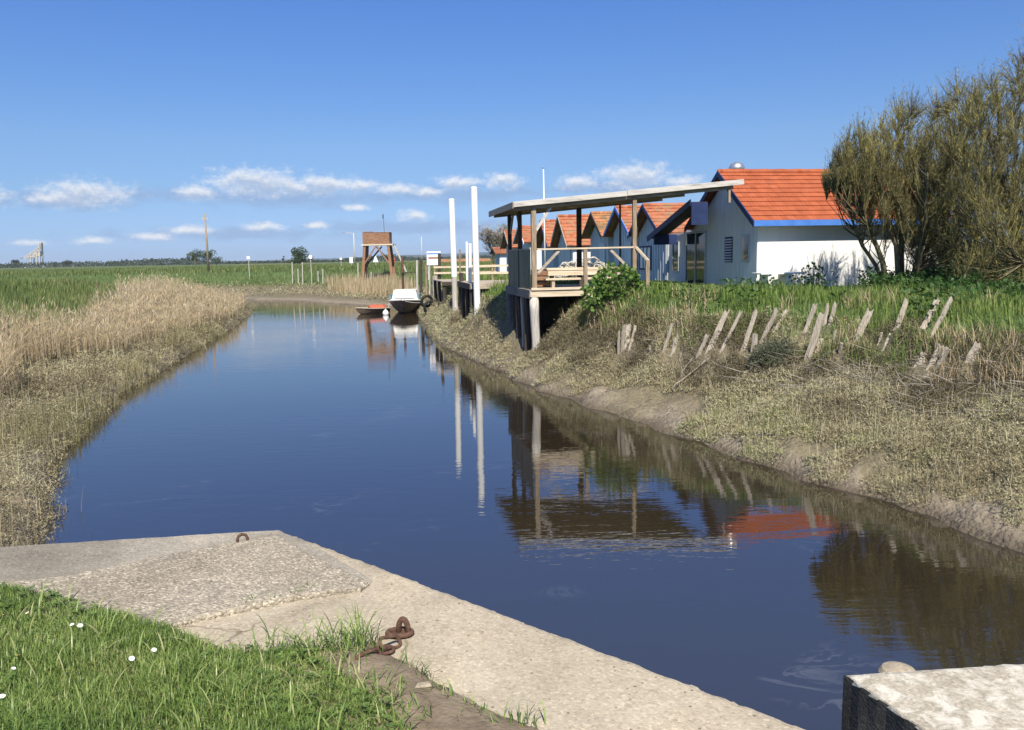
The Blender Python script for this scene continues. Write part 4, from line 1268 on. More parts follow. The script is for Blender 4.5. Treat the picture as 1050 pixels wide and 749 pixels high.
cabin(631, 213, 38.6, 'second grey blue cabin behind the pavilion, its orange gable edged in bright blue', M['plank_blue'], M['tile_old'], M['blue'], door=1, half=1.65)
cabin(606, 219, 42.3, 'grey blue cabin with brown mossy tiles on its roof', M['plank_blue'], M['tile_moss'], M['dark_wood'], door=1, half=1.65)
cabin(572, 222, 47.0, 'cabin with a steep bright orange tiled gable edged in pale wood', M['plank_white'], M['tile_old'], M['old_wood'], half=1.8, rise=1.5, door=1)
cabin(554, 227, 50.8, 'cabin with navy gable boards half hidden behind the pavilion corner post', M['plank_blue'], M['tile_old'], M['dark_blue'], half=1.7, rise=1.4)
cabin(531, 233, 56.5, 'cabin with white walls below old orange tiles seen over the plastic screen', M['plank_white'], M['tile_old'], M['sign_white'], half=1.8, rise=.95)
cabin(517, 237, 61.5, 'farthest orange roofed cabin of the row, beside the bare tree', M['plank_white'], M['tile_old'], M['old_wood'], half=1.7, rise=1.1, length=4)
cabin(505, 255, 70, 'low hut with a flat red roof under the bare tree', M['plank_white'], M['tile_old'], M['dark_wood'], half=1.2, rise=.35, length=2.2)

# --- pavilion on piles
pav = thing('pavilion', 'weathered open timber pavilion on piles over the bank with a sloping plank roof', 'pavilion', (PO[0], PO[1], 0), PR)
cP, sP = math.cos(PR), math.sin(PR)
def pg(a, b): return ground_z(*pw(a, b))
def zr(a): return 5.14 + .088 * a
DZ = 2.70
m = MB()
outl = [(0, 0), (7.35, 0), (7.2, .3), (6.55, .55), (6.35, 4.9), (0, 4.9)]
for i in range(24):          # roof boards run across
    b0 = .03 + i * .203; b1 = b0 + .197
    a1 = 7.3 if b1 < .3 else (6.9 if b1 < .5 else 6.4)
    m.add([(0.03, b0, zr(0) + .17), (a1, b0, zr(a1) + .17), (a1, b1, zr(a1) + .17), (0.03, b1, zr(0) + .17), (0.03, b0, zr(0) + .2), (a1, b0, zr(a1) + .2), (a1, b1, zr(a1) + .2), (0.03, b1, zr(0) + .2)],
          [(0, 3, 2, 1), (4, 5, 6, 7), (0, 1, 5, 4), (1, 2, 6, 5), (2, 3, 7, 6), (3, 0, 4, 7)])
rfp = m.build('roof', M['old_wood'], pav)
def fascia(name, p, q, h, t, mat_, up0=.0):
    m = MB(); m.bar((p[0], p[1], zr(p[0]) + .2 - h / 2 + up0), (q[0], q[1], zr(q[0]) + .2 - h / 2 + up0), t, h); return m.build(name, mat_, rfp, bevel=.006)
fascia('fascia_board', (-.02, -.02), (3.55, -.02), .16, .04, M['fascia'], .02)
fascia('fascia_board', (3.56, -.02), (7.38, -.02), .16, .04, M['fascia'], .026)
m = MB(); m.bar((-.022, 0.001, zr(0) + .12), (-.022, 4.92, zr(0) + .12), .04, .2); m.build('fascia_board', M['old_wood'], rfp, bevel=.006)
for b in (.17, 2.2, 4.3):
    m = MB(); a1 = 7.1 if b < .3 else 6.3; m.bar((.05, b, zr(.05) + .06), (a1, b, zr(a1) + .06), .09, .2); m.build('beam', M['old_wood'], rfp, bevel=.005)
for i in range(10):
    a = .3 + i * .66
    m = MB(); m.bar((a, .05 if a < 6.3 else .1, zr(a) + .1), (a, 4.85, zr(a) + .1), .06, .09); m.build('joist', M['old_wood'], rfp)
# deck
m = MB()
for i in range(28):
    a0 = .5 + i * .142; m.box(a0, a0 + .136, .1, 4.35, DZ - .04, DZ)
deck = m.build('deck_boards', M['pale_wood'], pav)
m = MB(); m.box(.47, 4.0, .055, .096, DZ - .22, DZ - .03); m.build('edge_beam', M['pale_wood'], deck, bevel=.006)
m = MB(); m.box(.5, 4.0, .02, .09, DZ - .018, DZ + .06); m.build('kick_board', M['pale_wood'], deck, bevel=.006)
m = MB(); m.box(.44, .496, .1, 4.4, DZ - .27, DZ + .0); m.build('edge_beam', M['grey_beam'], deck, bevel=.006)
m = MB()
for i in range(18): m.box(.62 + i * .2, .62 + i * .2 + .19, 4.0, 4.04, .2, DZ - .05)
m.build('added_shade_boards', M['dark_wood'], pav)  # dark boards added so the space under the deck looks black
m = MB()
for i in range(12): m.box(.62 + i * .005, .66 + i * .005, 2.6 + i * .12, 2.6 + i * .12 + .11, .2, DZ - .23)
m.build('added_shade_boards', M['dark_wood'], pav)  # second run of added dark boards, deepening the shade beneath the deck
for b in (1.4, 2.8, 4.2):
    m = MB(); m.box(.5, 4.2, b - .05, b + .05, DZ - .22, DZ - .045); m.build('joist', M['dark_wood'], deck)
# roof posts
def post(a, b, z0, z1, w=.11, mat_='old_wood_up', lean=(0, 0)):
    m = MB(); m.bar((a + lean[0], b + lean[1], z0), (a, b, z1), w, w * .95); return m.build('post', M[mat_], pav, bevel=.008)
post(.62, .16, DZ, zr(.6), .15)
post(.58, 2.2, DZ, zr(.58), .13, 'dark_wood'); post(.6, 4.25, DZ, zr(.6), .13, 'dark_wood')
post(3.15, 4.28, DZ, zr(3.1), .16, 'dark_wood')
post(3.83, .14, pg(3.83, .14) - .3, zr(3.8), .12); post(3.95, .30, pg(3.95, .3) - .3, zr(3.9) - .9, .07, 'dark_wood')
post(4.12, -.25, pg(4.12, -.25) - .3, 3.55, .12)
post(2.22, .05, pg(2.22, .05) - .4, 3.9, .11)
post(4.7, 4.3, 2.3, zr(4.7), .06, 'dark_wood'); post(5.3, 4.3, 2.3, zr(5.3), .06, 'dark_wood')
m = MB(); m.bar((6.95, .1, zr(6.95)), (6.95, .1, zr(6.95) - .45), .07); m.build('hanger', M['old_wood_up'], pav)
# handrail and braces
m = MB(); m.bar((.7, .1, 3.93), (3.78, .1, 3.95), .09, .05); m.build('handrail', M['pale_wood'], pav, bevel=.005)
m = MB(); m.bar((3.86, .06, 3.95), (4.15, -.27, 3.52), .05, .07); m.build('handrail', M['pale_wood'], pav)
for p, q, mt_ in (((.72, .12, 3.2), (1.4, .12, 3.88), 'old_wood'), ((3.05, .12, 3.88), (3.75, .12, 3.2), 'old_wood'), ((.7, .18, zr(.7) - .7), (1.2, .2, zr(1.2) + .0), 'fascia'), ((.62, 2.3, zr(.6) - .7), (.62, 2.9, zr(.6)), 'old_wood'),
                  ((.62, 4.2, zr(.6) - .65), (.62, 3.6, zr(.6)), 'old_wood')):
    m = MB(); m.bar(p, q, .06, .08); m.build('brace', M[mt_], pav)
# plastic screens along the open side
for b0, b1 in ((.26, .84), (.85, 1.42), (1.43, 2.1), (2.32, 3.2), (3.21, 4.1)):
    m = MB(); m.box(.52, .535, b0, b1, DZ + .02, 3.93); m.build('screen_panel', M['screen'], pav)
m = MB(); m.bar((.53, .2, 3.95), (.53, 4.2, 3.95), .05, .04); m.build('handrail', M['old_wood'], pav)
# piles
def pile(a, b, r, mat_, lean=0, top=None):
    z0 = pg(a, b) - .5; z1 = top or DZ - .05
    m = MB(); k = 6
    m.tube([(a + lean * (1 - i / (k - 1)) + random.uniform(-.012, .012), b + random.uniform(-.012, .012), z0 + (z1 - z0) * i / (k - 1)) for i in range(k)], [r * random.uniform(.94, 1.06) for _ in range(k)], 10, wob=.04)
    m.build('pile', M[mat_], pav, smooth=True)
pile(.62, .2, .14, 'grey_wood', .06, DZ - .225)
for b, r, mt_ in ((1.15, .11, 'dark_wood'), (1.9, .05, 'grey_wood'), (2.5, .12, 'dark_wood'), (3.3, .1, 'dark_wood'), (4.2, .13, 'grey_beam')): pile(.56, b, r, mt_, .03)  # dark wood puts the shade on the left side into the piles' colour
for a, b in ((2.2, .35), (2.2, 2.4), (2.3, 4.0), (1.4, 3.0), (3.3, 1.5)): pile(a, b, .1, 'dark_wood')

# furniture on the deck
tb = thing('timber_table', 'long thick pale timber table on the pavilion deck behind the handrail', 'table', (*pw(2.45, 1.35), DZ), PR)
m = MB()
for j in range(4): m.box(-1.25, 1.25, -.36 + j * .18, -.36 + j * .18 + .174, .56, .64)
m.build('tabletop', M['pale_wood'], tb, bevel=.006)
m = MB(); m.box(-1.2, 1.2, -.345, -.3, .40, .558); m.build('apron', M['pale_wood'], tb)
for a in (-1.0, 1.0):
    m = MB(); m.bar((a, -.28, 0), (a, -.05, .39), .09); m.bar((a + .002, .3, 0), (a + .002, .06, .39), .088); m.build('leg', M['old_wood'], tb)
bn = thing('timber_bench', 'low pale plank bench in front of the long timber table on the deck', 'bench', (*pw(2.25, .62), DZ), PR)
m = MB()
for j in range(2): m.box(-1.2, 1.2, -.17 + j * .175, j * .175, .27, .33)
m.build('seat', M['pale_wood'], bn, bevel=.006)
for a in (-.95, 0, .95):
    m = MB(); m.box(a - .045, a + .045, -.13, .13, 0, .268); m.build('leg', M['old_wood'], bn)
bc = thing('dark_crate', 'dark wooden crate at the left end of the timber table', 'crate', (*pw(.98, 1.2), DZ), PR)
m = MB(); m.box(-.2, .24, -.25, .25, 0.03, .6); m.build('body', M['dark_wood'], bc, bevel=.01)
m = MB()
for j in range(3): m.box(-.21, .25, -.262, -.2515, .06 + j * .18, .2 + j * .18)
m.build('front_slats', M['brown_wood'], bc)

# gear heaped behind the pavilion
def heap_net(x, y, w_, h_, label):
    o = thing('net_heap', label, 'net heap', (x, y, ground_z(x, y)))
    m = MB()
    for k in range(70):
        a = random.uniform(0, 2 * PI); r = random.uniform(0, 1) ** .6
        px_, py_ = math.cos(a) * r * w_, math.sin(a) * r * w_ * .6
        z = h_ * (1 - r ** 2) * random.uniform(.3, 1)
        pts = [(px_ + .3 * math.cos(t + a) * random.uniform(.6, 1.2), py_ + .25 * math.sin(t + a), z + .12 * math.sin(2 * t + k)) for t in np.linspace(0, 2 * PI, 10)[:-1]]
        m.tube(pts, .035, 4, closed=True)
    m.build('netting', M['metal' if False else 'grey_wood'], o, smooth=True)
heap_net(3.0, 33.2, 1.5, 1.15, 'grey tangled heap of nets and gear on the bank behind the pavilion deck')

# thin white mast behind the pavilion
x, y, z = aty(555, 173, 46)
mast = thing('mast', 'thin white mast rising behind the pavilion roof', 'mast', (x + .12, y, 2.4))
m = MB(); m.tube([(.03, 0, 0), (0, 0, z - 2.4)], [.05, .028], 8); m.build('pole', M['white_pole'], mast, smooth=True)
m = MB(); m.lathe([(.05, 0), (.06, .05), (.03, .1)], 8, (0, 0, z - 2.4)); m.build('cap', M['metal'], mast)

# ------------------------------------------------------------------ piles, jetties, boats
def white_pole(bx, by, tx, ty, Y, r, label, dark_from=None):
    x0, y0, z0 = aty(bx, by, Y); x1, _, z1 = aty(tx, ty, Y)
    o = thing('mooring_pole', label, 'pole', (x0, y0, z0), 0, 'white mooring poles along the bank')
    zs = 0 if dark_from is None else aty(bx, dark_from, Y)[2] - z0
    dx = x1 - x0; L = z1 - z0
    m = MB(); m.tube([(dx * zs / L if L else 0, 0, zs - (.6 if dark_from is None else 0)), (dx, 0, L)], [r, r], 14); m.build('shaft', M['white_pole'], o, smooth=False)
    m = MB(); m.lathe([(r * 1.04, 0), (r * 1.04, .05), (r * .6, .09)], 14, (dx, 0, L)); m.build('cap', M['white_pole'], o)
    if dark_from is not None:
        m = MB(); m.tube([(0, 0, -.8), (dx * zs / L, 0, zs)], [r * 1.0, r * .96], 12, wob=.05); m.build('foot', M['grey_wood'], o)
    return o
white_pole(490, 330, 486, 194, 33.2, .135, 'tallest thick white pole standing on the bank left of the pavilion')
white_pole(467, 318, 463, 206, 38.5, .14, 'white pole with a dark timber foot left of the tallest white pole', 284)
white_pole(482, 300, 482, 252, 36.0, .075, 'short thin white post between the two tall white poles')
white_pole(479, 300, 478.5, 250, 41, .06, 'thin white post close behind the short white post')

def post_at(px, pb, pt, Y, w_, mat_, label, name='mooring_post', cat='post', group='timber posts of the landing stages', lean=0.0, pt_x=None, cap=False):
    x0, y0, _ = aty(px, pb, Y); z0 = min(aty(px, pb, Y)[2], ground_z(x0, y0)) ; x1, _, z1 = aty(pt_x or px, pt, Y)
    m = MB(); k = 5
    m.tube([(x0 + (x1 - x0) * i / 4 - x0, random.uniform(-.01, .01), -.4 + (z1 - z0 + .4) * i / 4) for i in range(k)], [w_ / 2 * random.uniform(.9, 1.08) for _ in range(k)], 8, wob=.06)
    o = m.build(name, M[mat_], None, loc=(x0, y0, z0))
    return tag(o, label, cat, group)
post_at(412.5, 284, 264, 66, .2, 'red_post', 'rust brown post left of the landing stage, behind the white boat')
post_at(427.5, 300, 267, 61, .16, 'grey_wood', 'pale timber post above the right side of the white boat')
post_at(431.5, 302, 266, 61, .24, 'dark_wood', 'thick dark timber post right of the white boat')
post_at(437, 302, 270, 57, .12, 'old_wood_up', 'thin brown post just right of the thick dark post')
post_at(440.5, 304, 272, 56, .1, 'grey_wood', 'thin grey post in front of the information board')
post_at(450.5, 312, 260, 49, .17, 'dark_wood', 'tall dark post at the right edge of the information board')
post_at(446, 306, 283, 51, .3, 'grey_wood', 'broad pale post stump below the information board')
post_at(473, 318, 280, 38, .2, 'dark_wood', 'dark post just right of the first tall white pole')
post_at(476, 318, 292, 37.5, .14, 'grey_wood', 'pale short post under the jetty edge, left of the dark supports')
post_at(471.5, 285, 256, 41, .09, 'old_wood_up', 'thin brown stake beside the left tall white pole')

# jetty next to the pavilion
jt = thing('jetty', 'dark timber jetty between the tallest white pole and the pavilion', 'jetty', (-0.85, 35.9, 0), math.radians(10))
m = MB()
for i in range(20): m.box(-1.15 + i * .13, -1.15 + i * .13 + .122, -1.6, 3.2, 2.58, 2.63)
m.build('deck_boards', M['old_wood'], jt)
m = MB(); m.box(-1.15, 1.4, -1.66, -1.604, 2.4, 2.6); m.build('edge_beam', M['old_wood'], jt)
m = MB(); m.box(-1.2, -1.152, -1.6, 3.2, 2.38, 2.62); m.build('edge_beam', M['dark_wood'], jt)
cj, sj = math.cos(math.radians(10)), math.sin(math.radians(10))
for a, b in ((-1.08, -1.45), (-.4, -1.45), (.3, -1.45), (1.0, -1.45), (-1.08, .2), (-1.08, 1.7), (-1.08, 3.0), (-.6, .8), (.2, 1.5)):
    gx_, gy_ = -0.85 + a * cj - b * sj, 35.9 + a * sj + b * cj
    m = MB(); m.tube([(a + random.uniform(-.05, .05), b, ground_z(gx_, gy_) - .4), (a, b, 2.57)], .09, 8, wob=.05); m.build('pile', M['dark_wood'], jt)
m = MB()
for i in range(12): m.box(-1.0 + i * .2, -.81 + i * .2, -.6, -.56, .3, 2.57)
m.build('added_shade_boards', M['dark_wood'], jt)  # added dark backing that stands in for the shadow below the jetty
for z in (2.98, 3.32):
    m = MB(); m.bar((-.55, 2.9, z), (1.5, 2.9, z), .05, .1); m.build('rail', M['pale_wood'], jt)
for a in (-.5, .5, 1.45):
    m = MB(); m.bar((a, 2.94, 2.63), (a, 2.94, 3.42), .08); m.build('rail_post', M['old_wood_up'], jt)
# farther landing stage
lt = thing('landing_stage', 'far timber landing stage with rails beyond the left tall white pole', 'landing stage', (-2.7, 45.5, 0), math.radians(12))
m = MB()
for i in range(22): m.box(-1.3 + i * .13, -1.3 + i * .13 + .122, -1.2, 3.4, 2.42, 2.47)
m.build('deck_boards', M['old_wood'], lt)
m = MB(); m.box(-1.3, 1.55, -1.26, -1.204, 2.24, 2.44); m.build('edge_beam', M['dark_wood'], lt)
cj, sj = math.cos(math.radians(12)), math.sin(math.radians(12))
for a, b in ((-1.2, -1.1), (0, -1.1), (1.3, -1.1), (-1.2, 1.2), (-1.2, 3.2), (.4, 1.5)):
    gx_, gy_ = -2.7 + a * cj - b * sj, 45.5 + a * sj + b * cj
    m = MB(); m.tube([(a, b, ground_z(gx_, gy_) - .4), (a, b, 2.41)], .1, 8, wob=.05); m.build('pile', M['dark_wood'], lt)
for z in (2.85, 3.2):
    m = MB(); m.bar((-1.25, 3.3, z), (2.6, 3.3, z), .05, .11); m.build('rail', M['pale_wood'], lt)
for a in (-1.2, 0, 1.2, 2.5):
    m = MB(); m.bar((a, 3.35, 2.2), (a, 3.35, 3.32), .09); m.build('rail_post', M['old_wood_up'], lt)
# gangway rail beside the rust brown post
gw = thing('gangway', 'narrow dark gangway running from the rust brown post to the landing stage', 'gangway', (*aty(419, 278, 64)[:2], 0))
m = MB(); m.box(-.55, .75, -.25, .25, aty(419, 279, 64)[2] - .07, aty(419, 279, 64)[2]); m.build('walkway', M['dark_wood'], gw)
zz_ = aty(419, 279, 64)[2]
for a in (-.45, .65):
    m = MB(); m.tube([(a, 0, .6), (a, 0, zz_ - .072)], .07, 7); m.build('pile', M['dark_wood'], gw)

# information board
bx, by, bz = aty(445, 273, 58)
ib = thing('information_board', 'white information board with a blue top band behind the landing stage', 'board', (bx, by, 0))
zt = aty(445, 258, 58)[2]; z0 = aty(445, 272, 58)[2]
m = MB(); m.box(-.5, .5, 0, .06, z0, zt); pnl = m.build('panel', M['sign_white'], ib)
m = MB(); m.box(-.49, .49, -.012, -.002, zt - .2, zt - .12); m.build('band', M['blue'], pnl)
m = MB(); m.box(-.4, .3, -.012, -.002, zt - .52, zt - .4); m.build('picture', M['tile_old'], pnl)
for a in (-.42, .42):
    m = MB(); m.box(a - .04, a + .04, .062, .13, 2.2, zt - .05); m.build('leg', M['grey_wood'], ib)

# tyres hung as fenders
for (px, py, r, lab) in ((437.5, 309, .33, 'upper black tyre lying on the bank right of the white boat'), (441, 315, .36, 'lower black tyre at the mud edge right of the white boat')):
    x, y, z = aty(px, py, 48.5)
    m = MB(); m.tube([(r * math.cos(t), 0, r * math.sin(t)) for t in np.linspace(0, 2 * PI, 21)[:-1]], .09, 8, closed=True)
    ty_ = m.build('tyre', M['black'], None, smooth=True, loc=(x, y, z), rz=.5)
    ty_.rotation_euler = (.25, .1, .5)
    tag(ty_, lab, 'tyre', 'old tyres beside the boat')

def hull(L, B, D, sheer=.25, n=14, k=7, tr=.8):
    """boat hull: bow at -y, transom at +y, keel on z=0"""
    vs, fs = [], []
    for i in range(n + 1):
        t = i / n
        hb = B / 2 * (1 - (1 - min(1, t / .55)) ** 2.1) if t < .55 else B / 2 * (1 - (1 - tr) * ((t - .55) / .45) ** 2)
        hb = max(hb, .015)
        zs = D + sheer * (1 - t) ** 2 + .05 * t
        zk = .42 * D * max(0, 1 - t / .22) ** 2
        y = -L / 2 + L * t - (0.10 * L * (1 - t) ** 3)
        row = []
        for j in range(-k, k + 1):
            s = abs(j) / k
            x = hb * math.copysign(s ** .75, j) if j else 0
            z = zk + (zs - zk) * s ** 1.7
            yy = y + (.12 * L * (1 - s)) * (1 - t) ** 3
            row.append((x, yy, z))
        vs += row
    w_ = 2 * k + 1
    for i in range(n):
        for j in range(w_ - 1):
            fs.append((i * w_ + j, i * w_ + j + 1, (i + 1) * w_ + j + 1, (i + 1) * w_ + j))
    fs.append(tuple(n * w_ + j for j in range(w_)))
    m = MB(); m.add(vs, fs)
    rails = ([vs[i * w_] for i in range(n + 1)], [vs[i * w_ + w_ - 1] for i in range(n + 1)])
    return m, rails, vs, w_

x, y, _ = at(412, 322, 0)
boat = thing('cabin_boat', 'moored boat with brown hull and white cabin covered by a cream tarpaulin', 'boat', (x, y + 2.4, -.12), math.radians(4))
hm, rails, hv, hw_ = hull(5.6, 2.45, .82, .3)
ho = hm.build('hull', M['boat_hull'], boat, smooth=True)
m = MB()
for r in rails: m.tube([(p[0] * 1.01, p[1], p[2]) for p in r], .05, 6)
m.build('gunwale', M['boat_white'], ho)
m = MB(); m.add([(p[0] * .99, p[1], p[2] - .03) for r in rails for p in r], [(i, i + 1, 15 + i + 1, 15 + i) for i in range(14)]); m.build('foredeck', M['boat_white'], ho)
m = MB()
cz0, cz1 = .86, 1.62
m.add([(-.95, -1.5, cz0), (.95, -1.5, cz0), (1.0, 1.5, cz0), (-1.0, 1.5, cz0), (-.78, -1.1, cz1), (.78, -1.1, cz1), (.82, 1.4, cz1), (-.82, 1.4, cz1)],
      [(0, 3, 2, 1), (4, 5, 6, 7), (0, 1, 5, 4), (1, 2, 6, 5), (2, 3, 7, 6), (3, 0, 4, 7)])
cb = m.build('cabin', M['boat_white'], boat, bevel=.05)
m = MB(); m.add([(-.72, -1.40, cz0 + .27), (.72, -1.40, cz0 + .27), (.62, -1.16, cz1 - .1), (-.62, -1.16, cz1 - .1)], [(0, 1, 2, 3)])
# windscreen cover sits a little proud of the raked cabin front
for i, v in enumerate(m.v): m.v[i] = (v[0], v[1] - .05, v[2] + .02)
m.add([(p[0], p[1] + .03, p[2] - .015) for p in m.v[:4]], [(3, 2, 1, 0), (0, 1, -3 % 4, -4 % 4)])
m.f = [f for f in m.f if len(set(f)) == len(f)]
m.build('tarpaulin', M['tarp'], cb)
m = MB(); m.box(-.8, .8, -1.08, 1.3, cz1 + .012, cz1 + .06); m.build('cabin_cover', M['tarp'], cb, bevel=.02)
m = MB(); m.box(-.62, .62, -1.62, -1.53, cz0 + .03, cz0 + .13); m.build('vent_slot', M['black'], cb)
for s_ in (-1, 1):
    m = MB(); m.box(min(s_ * .955, s_ * 1.02), max(s_ * .955, s_ * 1.02), -.9, .9, cz0 + .2, cz1 - .25); m.build('side_window', M['teal'], cb)
x, y, _ = at(381, 322.5, 0)
ding = thing('dinghy', 'small dark dinghy with an orange cover moored left of the cabin boat', 'dinghy', (x, y + .9, -.1), math.radians(-62))
hm, rails, hv, hw_ = hull(2.15, 1.15, .42, .12)
dh = hm.build('hull', M['boat_hull'], ding, smooth=True)
m = MB()
for r in rails: m.tube(r, .035, 6)
m.build('gunwale', M['old_wood'], dh)
m = MB()
pts = []
for i in range(7):
    t = i / 6; yy = -.3 + 1.1 * t
    wv = .5 * (1 - .25 * (1 - t))
    pts += [(-wv, yy, .46), (-wv * .5, yy, .62 + .05 * math.sin(i * 2)), (0, yy, .70 + .04 * math.cos(i * 3)), (wv * .5, yy, .62), (wv, yy, .46)]
m.add(pts, [(i * 5 + j, i * 5 + j + 1, (i + 1) * 5 + j + 1, (i + 1) * 5 + j) for i in range(6) for j in range(4)] + [(0, 4, 3, 2, 1), (30, 31, 32, 33, 34)] + [(i * 5, (i + 1) * 5, (i + 1) * 5 + 4, i * 5 + 4) for i in range(6)])
m.build('cover', M['orange_paint'], ding, smooth=True)
m = MB(); m.box(-.25, .25, -.72, -.6, .25, .42); m.build('thwart', M['tarp'], ding)
x, y, _ = at(395.5, 323, 0)
m = MB(); m.lathe([(.02, -.22), (.15, -.16), (.22, 0), (.15, .16), (.05, .24), (.03, .3)], 14)
tag(m.build('buoy', M['sign_white'], None, smooth=True, loc=(x, y, .1)), 'grey white round buoy floating between the dinghy and the cabin boat', 'buoy')

# mooring lines
def rope(p, q, sag, label):
    p, q = Vector(p), Vector(q)
    m = MB(); m.tube([p.lerp(q, i / 10) - Vector((0, 0, sag * 4 * (i / 10) * (1 - i / 10))) for i in range(11)], .022, 5)
    return tag(m.build('mooring_rope', M['grey_wood'], None, smooth=True), label, 'rope')
bx_, by_, _ = boat.location
rope((bx_ + .1, by_ - 2.75, .95), (*aty(452, 300, 50)[:2], 1.3), .25, 'mooring rope slung from the bow of the cabin boat to the bank')
rope((bx_ - 1.0, by_ - 1.0, .85), (ding.location[0] + 1.0, ding.location[1] - .2, .4), .12, 'short rope tying the dinghy to the cabin boat')
# ------------------------------------------------------------------ stakes of the old revetment
def stake(base, top, w_, label):
    x0, y0, z0 = ground_hit(*base)
    x1, y1, z1 = aty(top[0], top[1], y0 + random.uniform(-.1, .25))
    o0 = Vector((x0, y0, z0)); d = Vector((x1, y1, z1)) - o0
    L = d.length; d.normalize()
    wv = w_ * .75
    rnd = random.Random(label)
    ax = Vector((math.cos(.3 + rnd.uniform(-.4, .4)), math.sin(rnd.uniform(-.5, .3)), 0)); s = (ax - d * ax.dot(d)).normalized(); t = d.cross(s)
    nx_, k = 7, 9
    vs, fs = [], []
    tops = [rnd.uniform(-.11, .03) * min(1, L) for _ in range(nx_)]
    for i in range(k):
        f = i / (k - 1)
        tw = 1 - .12 * f + rnd.uniform(-.07, .07)
        wob = s * rnd.uniform(-.008, .008)
        for side in (-1, 1):
            for j in range(nx_):
                u = j / (nx_ - 1) * 2 - 1
                h = -.35 + f * (L + .35) + (tops[j] if i == k - 1 else 0)
                th = .032 * (1 - .45 * u * u) + rnd.uniform(-.006, .006)
                vs.append(d * h + s * (u * wv / 2 * tw) + t * (side * th) + wob)
    ww = 2 * nx_
    for i in range(k - 1):
        for j in range(nx_ - 1):
            a = i * ww + j; fs.append((a, a + 1, a + ww + 1, a + ww))
            b_ = i * ww + nx_ + j; fs.append((b_ + 1, b_, b_ + ww, b_ + ww + 1))
        a = i * ww; fs.append((a + nx_, a, a + ww, a + ww + nx_))
        a = i * ww + nx_ - 1; fs.append((a, a + nx_, a + nx_ + ww, a + ww))
    a = (k - 1) * ww
    for j in range(nx_ - 1): fs.append((a + j, a + j + 1, a + nx_ + j + 1, a + nx_ + j))
    m = MB(); m.add(vs, fs)
    o = m.build('stake', M['stake'], None, loc=(x0, y0, z0))
    tag(o, label, 'stake', 'weathered timber stakes along the right bank')
for b_, t_, w_, l_ in STAKES: stake(b_, t_, w_, l_)

# driftwood branch
x0, y0, z0 = ground_hit(688, 403); x1, y1, z1 = ground_hit(728, 372)
m = MB()
P0, P1 = Vector((x0, y0, z0 + .06)), Vector((x1, y1, z1 + .14))
def branch(a, b, r0, r1, bend=.06, n=7):
    pts = [a.lerp(b, i / (n - 1)) + Vector((random.uniform(-bend, bend), random.uniform(-bend, bend), random.uniform(-bend, bend) * .5)) for i in range(n)]
    m.tube(pts, [r0 + (r1 - r0) * i / (n - 1) for i in range(n)], 6); return pts
pp = branch(P0, P1, .022, .012)
branch(P0 + Vector((.1, .1, .0)), P0.lerp(P1, .7) + Vector((-.1, .25, .2)), .014, .007)
branch(pp[2], pp[2] + Vector((-.05, .1, .5)), .011, .005, .03); branch(pp[4], pp[4] + Vector((.3, .2, .28)), .01, .005, .03)
tag(m.build('driftwood_branch', M['stake'], None, smooth=True), 'grey dead branch lying down the bank below the wide tall stake', 'branch')

# ------------------------------------------------------------------ iron and small things on the quay
def link_pts(L, W, n=10):
    """closed stadium path in the local x-y plane, length L, width W"""
    r = W / 2; h = L / 2 - r; pts = []
    for i in range(n): a = -PI / 2 + PI * i / (n - 1); pts.append((h + r * math.cos(a), r * math.sin(a), 0))
    for i in range(n): a = PI / 2 + PI * i / (n - 1); pts.append((-h + r * math.cos(a), r * math.sin(a), 0))
    return pts
sx0, sy0, _ = at(410, 652, QZ)
sh_ = thing('mooring_shackle', 'rusty iron mooring eye with two chain links lying on the concrete', 'mooring shackle', (sx0, sy0, QZ))
m = MB(); m.tube([(.052 * math.cos(t), .034 * math.sin(t), .014) for t in np.linspace(0, 2 * PI, 25)[:-1]], .0115, 8, closed=True); m.build('ring', M['rust'], sh_, smooth=True)
m = MB(); m.lathe([(.04, 0.0), (.04, .012), (.03, .017)], 16); m.build('plate', M['rust'], sh_)
m = MB(); m.tube([(.016 + .021 * math.cos(t), -.004 * math.cos(t), .012 + .062 * max(0, math.sin(t)) ** .8 if 0 < t < PI else .0) for t in np.linspace(0, PI, 13)], .0125, 8); m.build('eye', M['rust'], sh_, smooth=True)
def chain(p, yaw, pitch, roll_, L=.115, W=.046, r=.0078):
    m = MB(); m.tube(link_pts(L, W), r, 7, closed=True)
    o = m.build('chain_link', M['rust'], sh_, smooth=True); o.location = p; o.rotation_euler = (roll_, pitch, yaw)
def rel(px, py, z=0): a = at(px, py, QZ + z); return (a[0] - sx0, a[1] - sy0, z)
chain(rel(400, 659, .032), math.radians(52), .3, .9)
chain(rel(390, 668, .02), math.radians(40), .1, .15, .118, .048)
chain(rel(378, 675, .028), math.radians(48), .05, 1.2, .12)
x, y, _ = at(249, 555, QZ + .03)
m = MB(); m.tube([(-.027, 0, -.02), (-.027, .008, .022), (-.02, .014, .038), (0, .018, .044), (.02, .014, .038), (.027, .008, .022), (.027, 0, -.02)], .0085, 8)
tag(m.build('iron_staple', M['rust'], None, smooth=True, loc=(x, y, QZ + .02), rz=.5), 'small rusty iron staple on the rough slab near the quay corner', 'staple')
x, y, _ = at(948.5, 684, QZ)
x += .03; y += .26
m = MB(); m.lathe([(.075, -2.6), (.075, -.03), (.079, -.03), (.079, .0), (.065, .02), (.035, .03), (.005, .033)], 24)
tag(m.build('bollard', M['quay'], None, smooth=False, loc=(x, y, QZ - .17)), 'round pale post head showing behind the concrete block', 'bollard')
